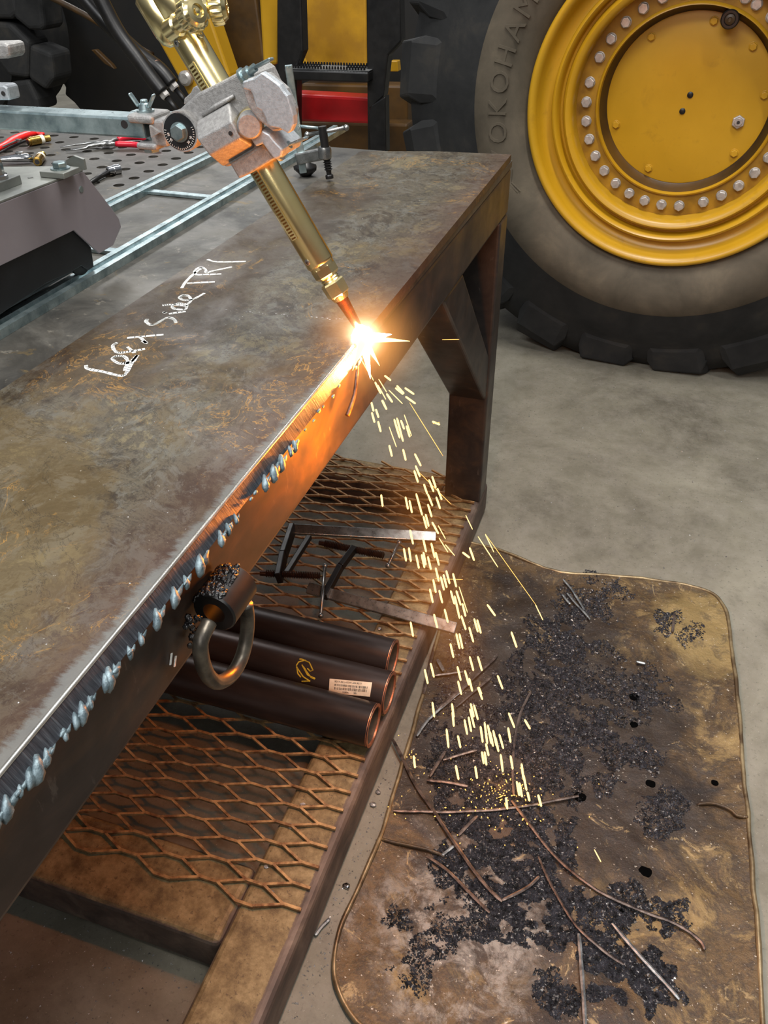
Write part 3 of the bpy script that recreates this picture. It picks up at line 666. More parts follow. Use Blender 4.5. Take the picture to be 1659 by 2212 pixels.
for s in (-1, 1):
    bm = new(); b0 = Vector((bx_+s*.006, -.908, ztop+.008)); obox(bm, b0, b0+Vector((s*.009, 0, .013)), .0065, .0028, (0, 1, 0)); obj('wing', bm, 'zinc', wb, bevel=.0015)
bm = new(); hexnut(bm, (bx_, -.906, zlow-.004), (0, 0, -1), .009, .006); obj('lower_nut', bm, 'zinc', cl)
# square support arm
ar = thing('support_arm', 'galvanised square steel arm reaching from the left edge to the torch holder', 'arm')
zx = ay(0, 240, -.925).z
AD = (AL-AR).normalized(); bm = new(); obox(bm, Vector((AR.x, -.904, AR.z))-AD*.012, Vector((AR.x, -.904, AR.z))+AD*.5, .0205, .032, (0, 0, 1)); arm = obj('square_bar', bm, 'zinc', ar, bevel=.0022, seg=2)
hp = ay(268, 269, -.9205); bm = new(); lathe(bm, (hp.x, -.9198, hp.z), (0, -1, 0), [(0, .0042), (.0006, .0042)], 20); o = obj('bar_hole', bm, 'ink', arm); o['label'] = 'dark round hole near the end'
bm = new(); box(bm, (cx0-.02, -.888, AR.z-.008), (cx1+.03, -.874, AR.z+.010)); obj('back_bar', bm, 'zinc', ar, bevel=.0015)
# ================================================================== CARRIAGE
ca = thing('cutting_carriage', 'grey and black motor carriage riding on the galvanised track', 'carriage')
XS = -.42
side = [(0, 440), (180, 370), (245, 455), (257, 472), (262, 490), (245, 530), (215, 548), (160, 498), (0, 575)]
P3 = [ax(x, y, XS) for x, y in side]
dtop = (P3[0]-P3[1]).normalized(); dbot = (P3[-1]-P3[-2]).normalized()
P3 = P3+[P3[-1]+dbot*.35, P3[0]+dtop*.35]
bm = new(); prism(bm, P3, (-.003, 0, 0)); sp_ = obj('side_plate', bm, 'grey_paint', ca, bevel=.0008)
hq = ax(175, 409, XS); bm = new(); lathe(bm, hq+Vector((.0002, 0, 0)), (1, 0, 0), [(0, .0042), (.0004, .0042)], 20); lathe(bm, hq+Vector((.0004, 0, 0)), (1, 0, 0), [(0, .0036), (.0004, .0036)], 20)
o = obj('side_hole', bm, 'zinc', sp_)
blk = [(0, 574), (160, 497), (197, 534), (203, 576), (192, 584), (176, 574), (150, 590), (100, 612), (0, 680)]
P3b = [ax(x, y, XS-.004) for x, y in blk]; P3b = P3b+[P3b[-1]+Vector((0, -.3, -.0)), P3b[0]+dbot*.3]
bm = new(); prism(bm, P3b, (-.004, 0, 0)); obj('skirt', bm, 'black', ca, bevel=.0008)
yf = P3[1].y; ztp = (P3[0].z+P3[1].z)/2
bm = new(); box(bm, (XS-.185, P3[0].y-.35, .905), (XS-.008, yf-.03, ztp-.004)); obj('motor_housing', bm, 'black', ca, bevel=.004)
bm = new(); prism(bm, [P3[0]+dtop*.35, P3[1], P3[1]+Vector((-.05, .0, 0)), P3[1]+Vector((-.185, -.05, 0)), P3[0]+dtop*.35+Vector((-.185, 0, 0))], (0, 0, .003)); tp = obj('top_plate', bm, 'grey_top', ca, bevel=.0008)
bp = az(134, 378, ztp+.003)
bm = new(); box(bm, (bp.x-.020, bp.y-.017, ztp+.003), (bp.x+.016, bp.y+.017, ztp+.010)); nt = obj('spacer_block', bm, 'grey_top', ca, bevel=.0008)
bolt_part((bp.x-.002, bp.y+.002, ztp+.010), (0, 0, 1), .009, .007, 'zinc', nt, washer=1.35)
bm = new(); prism(bm, [(bp.x-.01, bp.y+.026, ztp+.003), (bp.x+.014, bp.y+.030, ztp+.003), (bp.x+.014, bp.y+.030, ztp+.016), (bp.x+.002, bp.y+.028, ztp+.02), (bp.x-.01, bp.y+.026, ztp+.014)], (0, .004, 0)); obj('front_tab', bm, 'grey_top', ca)
bm = new(); b2 = az(8, 405, ztp+.003); box(bm, (b2.x-.04, b2.y-.03, ztp+.003), (b2.x+.012, b2.y+.02, ztp+.014)); kb = obj('mount_block', bm, 'grey_top', ca, bevel=.001)
bm = new(); lathe(bm, (b2.x-.005, b2.y-.004, ztp+.014), (0, 0, 1), [(0, .015), (.004, .015), (.005, .012), (.014, .0125), (.026, .011), (.03, .006), (.034, .005)], 12); obj('clamp_knob', bm, 'chrome', kb, smooth=True, sharp=.4)
for i in range(3):
    p = az(62+i*4, 384-.6*i, ztp+.0035); bm = new(); blob(bm, p, .0013, 1, .2, i, (1.3, 1, .5)); obj('screw_tip', bm, 'steel', tp)
wc = ax(150, 578, XS-.012)
for yy in (-.83, -1.02):
    for xx in (-.425, -.585):
        bm = new(); lathe(bm, (xx-.005, yy, ZT+.0335), (1, 0, 0), [(-.012, .018), (-.010, .0215), (-.002, .0215), (-.001, .0235), (.002, .0235), (.003, .018)], 32); obj('wheel', bm, 'black_rub', ca, smooth=True, sharp=.5)
# mast brackets at the left edge
mb = thing('mast_bracket', 'pale cast bracket pieces above the square arm at the left edge', 'bracket')
bm = new(); prism(bm, fp([(-60, 95), (8, 93), (16, 97), (20, 122), (14, 127), (-60, 130)], -.905), (0, .03, 0)); obj('upper_casting', bm, 'cast', mb, bevel=.003)
bm = new(); prism(bm, fp([(-60, 183), (8, 184), (15, 190), (21, 217), (-60, 217)], -.905), (0, .02, 0)); lo_ = obj('lower_tab', bm, 'castlite', mb, bevel=.002)
hh = ay(7, 202, -.9055); bm = new(); lathe(bm, hh, (0, -1, 0), [(0, .0025), (.0006, .0025)], 14); obj('tab_hole', bm, 'ink', lo_)
bm = new(); box(bm, (-.52, -.92, 1.12), (-.47, -.88, 1.30)); obj('mast', bm, 'cast', mb, bevel=.003)

# ================================================================== TRACK
tr = thing('cutting_track', 'ladder-shaped galvanised steel track lying along the left of the plate', 'track')
for x in (-.443, -.603):
    bm = new(); w_ = .031; h_ = .011
    pr = [(0, 0), (0, h_), (.010, h_), (.0115, h_-.005), (.0195, h_-.005), (.021, h_), (w_, h_), (w_, 0)]
    prism(bm, [(x+a, -1.75, ZT+b+.0002) for a, b in pr], (0, 1.9, 0)); obj('rail', bm, 'zinc', tr)
for y in (-1.5, -1.05, -.72, -.425, -.02):
    bm = new(); box(bm, (-.573, y-.008, ZT+.0006), (-.443, y+.008, ZT+.006)); obj('crossbar', bm, 'zinc', tr, bevel=.001)

# ================================================================== TOOLS ON TABLE
def zpts(L): return [az(x, y, z) for x, y, z in L]
h = ZT
pli = thing('needle_nose_pliers', 'open long-nose pliers with dark red handles lying on the perforated top', 'pliers')
bm = new(); tube(bm, zpts([(130, 318, h+.006), (160, 313, h+.007), (205, 307, h+.009), (228, 312, h+.010)]), [.0012, .0028, .0045, .0065], 8, sq=(.7, 1)); tube(bm, zpts([(142, 326, h+.004), (185, 320, h+.006), (190, 316, h+.008), (222, 309, h+.010), (235, 310, h+.010)]), [.0014, .0040, .0050, .0062, .0070], 8, sq=(.7, 1)); obj('jaws', bm, 'steel', pli, smooth=True)
bm = new(); lathe(bm, az(228, 311, h+.006), (0, 0, 1), [(0, .009), (.007, .009), (.008, .006)], 18); obj('pivot', bm, 'steel', pli, smooth=True, sharp=.6)
bm = new(); tube(bm, zpts([(225, 312, h+.010), (250, 302, h+.010), (262, 298, h+.010)]), [.005, .0035, .004], 8); tube(bm, zpts([(225, 311, h+.010), (252, 311, h+.010)]), [.0055, .0045], 8); obj('shank', bm, 'steel', pli, smooth=True)
for L in ([(255, 301, h+.010), (290, 296, h+.009), (330, 300, h+.008), (360, 304, h+.008)], [(250, 311, h+.010), (285, 312, h+.009), (312, 315, h+.008), (345, 318, h+.008)]):
    bm = new(); tube(bm, catmull(zpts(L), 4), [.0052]+[.0062]*11+[.004], 10); obj('handle', bm, 'crimson', pli, smooth=True)
kn = thing('red_cutter', 'bright red folding cutter lying at the left edge of the table', 'knife')
bm = new(); tube(bm, catmull(zpts([(-40, 335, h+.009), (0, 318, h+.010), (40, 297, h+.011), (75, 287, h+.010), (95, 290, h+.008)]), 5), [.009]*8+[.0115]*8+[.010, .009, .008, .006, .003], 10, sq=(.62, 1)); kb2 = obj('handle', bm, 'red', kn, smooth=True)
bm = new(); p = zpts([(6, 317, h+.017), (34, 304, h+.018)]); obox(bm, p[0], p[1], .002, .004, (0, 0, 1)); obj('blade_slot', bm, 'steel', kb2)
bm = new(); p = az(40, 303, h+.018); obox(bm, p-Vector((.006, 0, 0)), p+Vector((.006, 0, 0)), .005, .008, (0, 0, 1)); obj('slider', bm, 'steel', kb2, bevel=.001)
def fitting(a, b, r, label, z, rr=1):
    f_ = thing('brass_fitting', label, 'fitting'); p, q = az(*a, h+r), az(*b, h+r); d = q-p; L = d.length
    bm = new(); lathe(bm, p, d, [(0, r*.62), (.0005, r*.80), (.004, r*.82), (.0045, r), (L*.62, r), (L*.63, r*.85), (L*.70, r*.85)], 6 if rr == 2 else 26); obj('body', bm, 'brass_dull', f_, smooth=rr != 2, sharp=.5)
    bm = new(); prof = []
    tt = L*.70
    while tt < L: prof += [(tt, r*.72), (tt+.0008, r*.8), (tt+.0016, r*.72)]; tt += .0024
    lathe(bm, p, d, prof+[(L, r*.6)], 20); obj('thread', bm, 'brass_dull', f_, smooth=True, sharp=.4)
    bm = new(); lathe(bm, p-d.normalized()*.0003, d, [(0, r*.52), (.0005, r*.52)], 20); obj('bore', bm, 'ink', f_)
    bm = new(); lathe(bm, p+d*.55, d, [(0, r*.9), (.0003, r*1.02), (L*.16, r*1.02), (L*.16+.0003, r*.9)], 26); obj('label_band', bm, 'label', f_, smooth=True, sharp=.5)
fitting((60, 307), (106, 298), .0092, 'brass hose fitting lying beside the red cutter', 0)
fitting((80, 350), (92, 334), .0088, 'short brass fitting pointing at the viewer behind the grey carriage', 0)
rt = thing('ratchet', 'chrome ratchet head with pale handle at the left edge in front of the red cutter', 'ratchet')
bm = new(); tube(bm, zpts([(-60, 352, h+.008), (0, 344, h+.010), (35, 341, h+.011), (60, 340, h+.011), (71, 342, h+.009)]), [.008, .0085, .012, .013, .007], 14, sq=(.6, 1)); rh = obj('ratchet_body', bm, 'chrome', rt, smooth=True)
bm = new(); lathe(bm, az(42, 332, h+.017), (0, 0, 1), [(0, .008), (.003, .008), (.004, .006)], 20); obj('selector', bm, 'steel', rh, smooth=True, sharp=.5)
wr = thing('socket_wrench', 'small dark-handled wrench with chrome socket head lying near the track', 'wrench')
bm = new(); tube(bm, zpts([(190, 398, h+.005), (215, 382, h+.006), (238, 369, h+.007)]), [.004, .0045, .005], 10); obj('shaft', bm, 'black_rub', wr, smooth=True)
bm = new(); p, q = az(232, 370, h+.008), az(258, 365, h+.008); d = q-p; lathe(bm, p, d, [(0, .006), (.002, .008), (d.length*.45, .0085), (d.length*.5, .0095), (d.length, .0095), (d.length+.001, .007)], 20); obj('socket_head', bm, 'chrome', wr, smooth=True, sharp=.5)
bm = new(); L3 = zpts([(5, 314, h+.004)])
# F clamp standing on the table
fc = thing('bar_clamp', 'upright steel bar clamp with T-handle screw standing near the far edge of the table', 'clamp')
b0 = ay(652, 350, -.300); b1 = ay(623, 140, -.300); b0 = b1+(b0-b1)*1.12
bm = new(); obox(bm, b0, b1, .0075, .013, (0.5, -1, 0)); obj('bar', bm, 'zinc', fc, bevel=.0012)
bm = new(); s0 = ay(641, 343, -.302); s1 = ay(702, 331, -.302); obox(bm, s0, s1, .020, .014, (0, 0, 1)); obj('sliding_arm', bm, 'steel', fc, bevel=.003)
bm = new(); sc0 = ay(696, 273, -.302); sc1 = ay(712, 384, -.302); lathe(bm, ay(702, 340, -.302), (0, 0, 1), [(-.002, .0105), (.0, .0118), (.014, .0118), (.018, .010)], 20); obj('screw_boss', bm, 'steel', fc, smooth=True, sharp=.5)
bm = new(); d = sc1-sc0; prof = [(0, .0075), (.0355*1, .0075)]; tt = .036
while tt < d.length-.012: prof += [(tt, .0052), (tt+.0016, .0078), (tt+.0034, .0052)]; tt += .0042
prof += [(d.length-.010, .0045), (d.length-.006, .0045)]
lathe(bm, sc0, d, prof, 20); lathe(bm, sc1-d.normalized()*.006, d, [(0, .006), (.002, .0072), (.007, .0072)], 16); obj('screw', bm, 'black_rub', fc, smooth=True, sharp=.5)
bm = new(); t0, t1 = ay(664, 291, -.300), ay(748, 276, -.300); tube(bm, [t0, t1], .0034, 12); blob(bm, t0, .0055, 2, 0); blob(bm, t1, .0055, 2, 0); obj('handle_bar', bm, 'steel', fc, smooth=True)
bm = new(); t0, t1 = ay(640, 272, -.296), ay(690, 277, -.296); tube(bm, [t0, t1], .0026, 10); obj('pin', bm, 'zinc', fc, smooth=True)
bm = new(); bb = az(661, 380, h); lathe(bm, (bb.x, bb.y+.0, h), (0, 0, 1), [(0, .010), (.004, .013), (.012, .022), (.018, .023), (.022, .012), (.038, .010)], 7); obj('base_knob', bm, 'black_rub', fc, smooth=True)

# ================================================================== SHELF: PIPES AND CLAMPS
ends = [(853, 1418), (840, 1502), (803, 1579)]; ZM = ZS+.0085
e0 = az(*ends[0], ZM+.038); e1 = az(*ends[1], ZM+.038); e2 = az(*ends[2], ZM+.038)
PR = min(.0395, (e0.y-e2.y)/4-.0003)
plab = ['black steel pipe at the back of the three on the mesh shelf', 'middle steel pipe with yellow crayon scribble and barcode sticker', 'nearest of the three black pipes, spattered near its open end']
pipes = []
ymid = (e0.y+e2.y)/2
for i, e in enumerate((e0, e1, e2)):
    pe = thing('steel_pipe', plab[i], 'pipe', group='pipes on the mesh shelf'); z = ZM+PR; yc = ymid+(1-i)*(2*PR+.0012)
    ri = PR-.0058; Lx = 1.0
    bm = new(); n = 48
    O = Vector((e.x, yc, z))
    lathe(bm, O, (-1, 0, 0), [(0, PR), (Lx, PR)], n); 
    for f in [f for f in bm.faces if len(f.verts) > 4]: bm.faces.remove(f)
    obj('pipe_wall', bm, 'pipe', pe, smooth=True)
    bm = new(); lathe(bm, O, (-1, 0, 0), [(0, ri), (Lx, ri)], n)
    for f in [f for f in bm.faces if len(f.verts) > 4]: bm.faces.remove(f)
    obj('pipe_bore', bm, 'pipe_in', pe, smooth=True)
    bm = new(); lathe(bm, O+Vector((.0003, 0, 0)), (-1, 0, 0), [(0, PR-.0002), (0, ri), (.003, ri-.0001), (.003, PR+.0001)], n, closed=True); o = obj('sawn_end', bm, 'pipe_end', pe); o['label'] = 'bare coppery cut end ring'
    pipes.append((pe, O))
# curved marks on middle pipe
pe, O = pipes[1]
def onpipe(x, y, lift=.0004):
    d = ray(x, y); A_ = d.y*d.y+d.z*d.z; oc = CAM-O; B_ = 2*(oc.y*d.y+oc.z*d.z); C2 = oc.y**2+oc.z**2-(PR+lift)**2
    disc = B_*B_-4*A_*C2
    if disc < 0: return None
    return CAM+d*((-B_-math.sqrt(disc))/(2*A_))
for st in ([(647, 1424), (652, 1424), (668, 1431), (676, 1448), (670, 1450), (664, 1444)], [(640, 1440), (655, 1462), (670, 1472)], [(652, 1436), (664, 1458), (681, 1466)], [(640, 1438), (645, 1430), (660, 1426)], [(655, 1440), (672, 1464), (680, 1467)], [(652, 1472), (670, 1471)], [(641, 1440), (643, 1455), (650, 1463)]):
    P3 = [onpipe(*q) for q in st]
    if any(p is None for p in P3): continue
    bm = new(); tube(bm, P3, .0013, 6); obj('crayon_stroke', bm, 'ychalk', pe)
def patch(pxs, n, lift, mat, name, parent):
    bm = new(); g = []
    (a, b, c, d) = pxs
    for j in range(n+1):
        row = []
        for i in range(9):
            u, v = i/8, j/n; x = (a[0]*(1-u)+b[0]*u)*(1-v)+(d[0]*(1-u)+c[0]*u)*v; y = (a[1]*(1-u)+b[1]*u)*(1-v)+(d[1]*(1-u)+c[1]*u)*v
            p = onpipe(x, y, lift)
            if p is None: bm.free(); return None
            row.append(bm.verts.new(p))
        g.append(row)
    for j in range(n):
        for i in range(8): bm.faces.new((g[j][i], g[j][i+1], g[j+1][i+1], g[j+1][i]))
    return obj(name, bm, mat, parent, smooth=True)
LA = [(712, 1466), (804, 1474), (799, 1505), (710, 1497)]
lb = patch(LA, 6, .0004, 'label', 'barcode_sticker', pe)
if lb:
    lb['label'] = 'worn white barcode sticker'
    def uvp(u, v): 
        a, b, c, d = LA; return ((a[0]*(1-u)+b[0]*u)*(1-v)+(d[0]*(1-u)+c[0]*u)*v, (a[1]*(1-u)+b[1]*u)*(1-v)+(d[1]*(1-u)+c[1]*u)*v)
    bm = new(); u = .12
    while u < .90:
        w_ = R_.choice([.006, .006, .011, .016])
        q = [onpipe(*uvp(u, .32), .0007), onpipe(*uvp(u+w_, .32), .0007), onpipe(*uvp(u+w_, .72), .0007), onpipe(*uvp(u, .72), .0007)]
        if all(q): bm.faces.new([bm.verts.new(p) for p in q])
        u += w_+R_.choice([.006, .008, .013])
    obj('barcode', bm, 'ink', lb)
    for s, u, v, sz in (('RD TUBE 3-CDW .250 A513', .44, .16, .0042), ('32894', .40, .86, .0048), ('301', .64, .86, .0048)):
        c_ = onpipe(*uvp(u, v), .0009); x2 = onpipe(*uvp(u+.05, v), .0009); y2 = onpipe(*uvp(u, v-.08), .0009)
        xd = (x2-c_).normalized(); yd = (y2-c_); yd = (yd-xd*yd.dot(xd)).normalized(); text('sticker_text', s, c_, xd, yd, sz, 'ink', lb, .0001)

def barclamp(label, bar, arms, screws, handles, mat='black_rub'):
    c_ = thing('bar_clamp', label, 'clamp')
    p, q = zpts(bar); bm = new(); obox(bm, p, q, .012, .024, (0, -.6, 1)); obj('bar', bm, 'steel', c_, bevel=.0015)
    for a, w_ in arms:
        bm = new(); P_ = zpts(a)
        for i in range(len(P_)-1): obox(bm, P_[i], P_[i+1], w_, .013, (0, -.5, .8))
        obj('jaw', bm, mat, c_, bevel=.002)
    for s in screws:
        p, q = zpts(s); d = q-p; prof = [(0, .006), (.012, .006)]; tt = .013
        while tt < d.length: prof += [(tt, .0058), (tt+.0014, .0088), (tt+.003, .0058)]; tt += .0038
        bm = new(); lathe(bm, p, d, prof+[(d.length, .0065)], 18); obj('screw', bm, 'brown', c_, smooth=True, sharp=.5)
    for hd in handles:
        p, q = zpts(hd); bm = new(); tube(bm, [p, q], .0036, 10); blob(bm, p, .006, 2, 0); blob(bm, q, .006, 2, 0); obj('handle_bar', bm, 'steel', c_, smooth=True)
M['brown'] = simple('oily_screw', (48, 34, 28), (84, 60, 48), 30, .35, .6, .1)
barclamp('bar clamp on the mesh shelf, its bar end pointing at the flange nearest the leg', [(628, 1143, .125), (942, 1160, .112)],
         [([(632, 1140, .13), (612, 1200, .135), (602, 1250, .14)], .028), ([(668, 1160, .12), (618, 1240, .14)], .012)], [[(562, 1238, .14), (690, 1244, .14)]], [[(702, 1222, .15), (693, 1330, .12)]])
barclamp('longer bar clamp on the shelf with its bar end resting over the side rail', [(665, 1270, .115), (985, 1358, .105)],
         [([(765, 1185, .15), (735, 1225, .14), (700, 1290, .12)], .022)], [[(690, 1172, .14), (828, 1200, .14)]], [[(838, 1222, .14), (862, 1172, .16)]])
# slag lumps on the shelf
for i, (x, y, r) in enumerate([(655, 1739, .0045), (627, 1784, .005), (575, 1872, .003), (718, 1650, .003), (820, 1358, .004), (588, 1926, .003), (548, 1858, .002), (597, 1955, .002)]):
    bm = new(); p = az(x, y, ZS+.002); blob(bm, p, r, 2, .6, i, (1.2, .8, .6)); tag(obj('slag_crumb', bm, 'grit_pale', None, smooth=False), 'small grey slag crumb lying on the shelf under the mesh', 'slag', 'slag crumbs on the shelf frame')

# ================================================================== SLAG TRAY
ty = thing('slag_tray', 'burnt sheet metal tray with rounded corners and rolled rim catching the slag', 'tray')
ol = [(985, 1178), (1060, 1188), (1130, 1214), (1180, 1232), (1230, 1243), (1310, 1247), (1400, 1256), (1480, 1267), (1530, 1283), (1558, 1308), (1572, 1345), (1582, 1430), (1596, 1540), (1602, 1640), (1613, 1760), (1622, 1880), (1634, 2020), (1642, 2150)]
W3 = [az(x, y, .004) for x, y in ol]
W3 += [Vector((.66, -1.25, .004)), Vector((.655, -1.36, .004)), Vector((.60, -1.43, .004)), Vector((.4, -1.44, .004)), Vector((.20, -1.43, .004))]
W3 += [Vector((az(840, 2290, 0).x, az(840, 2290, 0).y, .004)), az(770, 2212, .004), az(735, 2150, .004), az(722, 2085, .004), az(735, 2010, .004), az(775, 1920, .004), az(822, 1812, .004), az(850, 1720, .004), az(890, 1590, .004), az(925, 1460, .004), az(955, 1340, .004), az(970, 1250, .004)]
outl = catmull(W3, 6, True); N = len(outl); cen = Vector((.33, -.75, .004))
bm = new(); K = 60; rings = []
def tz(x, y): return .0035+.0045*noise.noise(Vector((x*7, y*7, 1)))+.0045*noise.noise(Vector((x*19, y*19, 4)))+.0015*noise.noise(Vector((x*55, y*55, 2)))
cv = bm.verts.new((cen.x, cen.y, max(.001, .004+tz(cen.x, cen.y))))
for k in range(1, K+1):
    s = k/K; row = []
    for p in outl:
        x, y = cen.x+(p.x-cen.x)*s, cen.y+(p.y-cen.y)*s; e = max(0, (s-.93)/.07)
        z = max(.0012, .004+tz(x, y))*(1-e)+.011*e
        row.append(bm.verts.new((x, y, z)))
    rings.append(row)
for i in range(N): bm.faces.new((cv, rings[0][i], rings[0][(i+1) % N]))
for k in range(K-1):
    for i in range(N): bm.faces.new((rings[k][i], rings[k+1][i], rings[k+1][(i+1) % N], rings[k][(i+1) % N]))
obj('tray_sheet', bm, 'tray', ty, smooth=True)
bm = new(); rp = [Vector((p.x+.002*noise.noise(p*20), p.y+.002*noise.noise(p*23), .0105+.0035*noise.noise(p*9)+.0015*noise.noise(p*40))) for p in outl]; rp.append(rp[0])
tube(bm, rp, [.0042+.0008*noise.noise(p*30) for p in rp], 8, cap=False); obj('rolled_rim', bm, 'rim', ty, smooth=True)
for i, (x, y, r) in enumerate([(1307, 1251, 6), (1368, 1512, 7), (1368, 1571, 6), (1392, 1889, 9), (1403, 1700, 7), (1252, 1725, 9), (1542, 1697, 5), (1340, 1975, 4)]):
    p = az(x, y, .0); rr = r*1.35/F*(p-CAM).length; zz = .004+tz(p.x, p.y)+.0012
    bm = new(); vs = [bm.verts.new((p.x+rr*math.cos(a)*(1+.3*noise.noise(Vector((a, i, 0)))), p.y+rr*.9*math.sin(a)*(1+.3*noise.noise(Vector((a, i, 5)))), zz+.002)) for a in [2*PI*k/14 for k in range(14)]]
    vs2 = [bm.verts.new((v.co.x, v.co.y, zz-.002)) for v in vs]
    bm.faces.new(vs)
    for v in vs: v.co.z -= .0014
    for k in range(14): bm.faces.new((vs[k], vs[(k+1) % 14], vs2[(k+1) % 14], vs2[k]))
    obj('burn_hole', bm, 'void', ty)
# creases in the sheet at right and left
for L in ([(1505, 1738), (1540, 1736), (1575, 1748), (1592, 1762), (1615, 1766)], [(822, 1812), (850, 1820), (890, 1828), (930, 1838), (960, 1850)]):
    bm = new(); P3 = catmull([az(x, y, .012) for x, y in L], 4); tube(bm, P3, [.001]+[.004]*(len(P3)-2)+[.0045], 6, sq=(1, .7)); obj('crease', bm, 'tray', ty, smooth=True)
# grit
blobs_ = [(1290, 1290, 90, 1.0), (1230, 1330, 60, .8), (1440, 1345, 42, 1), (1490, 1370, 40, .5), (1180, 1400, 90, 1), (1250, 1440, 100, .8), (1150, 1480, 90, .9), (1240, 1560, 110, .9), (1330, 1520, 80, .6), (1300, 1640, 100, .8), (1200, 1640, 110, 1), (1110, 1580, 100, .8), (1000, 1620, 110, .8), (1020, 1720, 120, 1), (1120, 1760, 130, 1), (1040, 1820, 130, 1), (1130, 1880, 130, 1), (1200, 1820, 90, .8), (1000, 1880, 80, .7), (1160, 1960, 120, 1), (1250, 1990, 90, 1), (1350, 1960, 70, .9), (1440, 1980, 60, .8), (1330, 2100, 110, 1.2), (1400, 2130, 80, 1.2), (1430, 1760, 70, .7), (1390, 1640, 60, .6), (1400, 1500, 70, .6), (950, 1500, 70, .5), (1000, 1400, 60, .5), (1180, 2130, 50, .5), (1060, 1990, 80, .7), (950, 2020, 70, .4), (860, 1990, 40, .4), (1220, 2170, 50, .8), (1340, 1240, 10, 0), (900, 2100, 60, .3)]
def chip(bm, p, r):
    d1 = Vector((R_.uniform(-1, 1), R_.uniform(-1, 1), R_.uniform(-.3, .5))).normalized(); d2 = Vector((-d1.y, d1.x, R_.uniform(-.5, .5)))
    a, b, c, d = p+d1*r*1.3, p-d1*r+d2*r*.8, p-d1*r*.7-d2*r*.9, p+Vector((0, 0, r*R_.uniform(.6, 1.1)))
    v = [bm.verts.new(q) for q in (a, b, c, d)]
    for f in ((0, 1, 3), (1, 2, 3), (2, 0, 3)): bm.faces.new([v[i] for i in f])
class Chips:
    def __init__(s): s.v = []; s.f = []
    def add(s, p, r):
        x, y, z = R_.uniform(-1, 1), R_.uniform(-1, 1), R_.uniform(-.2, .4); L = math.sqrt(x*x+y*y+z*z)+1e-6; x /= L; y /= L; z /= L; w_ = R_.uniform(-.4, .4); n = len(s.v)
        s.v += [(p.x+x*r*1.3, p.y+y*r*1.3, p.z+z*r), (p.x-x*r-y*r*.8, p.y-y*r+x*r*.8, p.z+w_*r), (p.x-x*r*.7+y*r*.9, p.y-y*r*.7-x*r*.9, p.z-w_*r), (p.x, p.y, p.z+r*R_.uniform(.6, 1.1))]
        s.f += [(n, n+1, n+3), (n+1, n+2, n+3), (n+2, n, n+3)]
    def make(s, name, mat):
        me = bpy.data.meshes.new(name); me.from_pydata(s.v, [], s.f); return link(name, me, None, mat)
gA, gB = Chips(), Chips()
for (x, y, r, dn_) in blobs_:
    for k in range(int(r*r*dn_*.62)):
        a = R_.uniform(0, 2*PI); q = r*math.sqrt(R_.random())*(.75+.6*noise.noise(Vector((math.cos(a)*1.5, math.sin(a)*1.5, x*.1))))
        p = az(x+q*math.cos(a), y+q*math.sin(a)*1.05, .004)
        if noise.noise(Vector((p.x*26, p.y*26, 9)))+.5*noise.noise(Vector((p.x*70, p.y*70, 9))) < -.22+.25*(q/r-.5) or p.y > -.15: continue
        if p.x > .62 or p.x < .045: continue
        p.z = .0045+tz(p.x, p.y); rr = R_.choice([.0008, .001, .0013, .0018, .0028])*R_.uniform(.7, 1.2)
        (gB if R_.random() < .05 else gA).add(p, rr)
tag(gA.make('slag_grit', 'grit'), 'black cinder grit strewn across the slag tray', 'slag', kind='stuff')
tag(gB.make('slag_flakes', 'grit_pale'), 'pale shiny slag flakes among the black grit', 'slag', kind='stuff')
# floor crumbs
bm = new()
for k in range(420):
    t_ = R_.random(); x, y = 880-260*t_+R_.gauss(0, 22), 1600+600*t_+R_.gauss(0, 15)
    if R_.random() < .25: x, y = R_.uniform(1050, 1659), R_.uniform(850, 1235)
    p = az(x, y, 0)
    if -.004 < p.x < .0: continue
    if p.x < .004: continue
    chip(bm, p, R_.uniform(.0008, .0026))
for k in range(220):
    p = az(R_.uniform(0, 480), R_.uniform(1920, 2212), 0); chip(bm, p, R_.uniform(.0006, .0022))
tag(obj('floor_crumbs', bm, 'grit_pale', None), 'tiny steel crumbs scattered on the concrete floor', 'debris', kind='stuff')
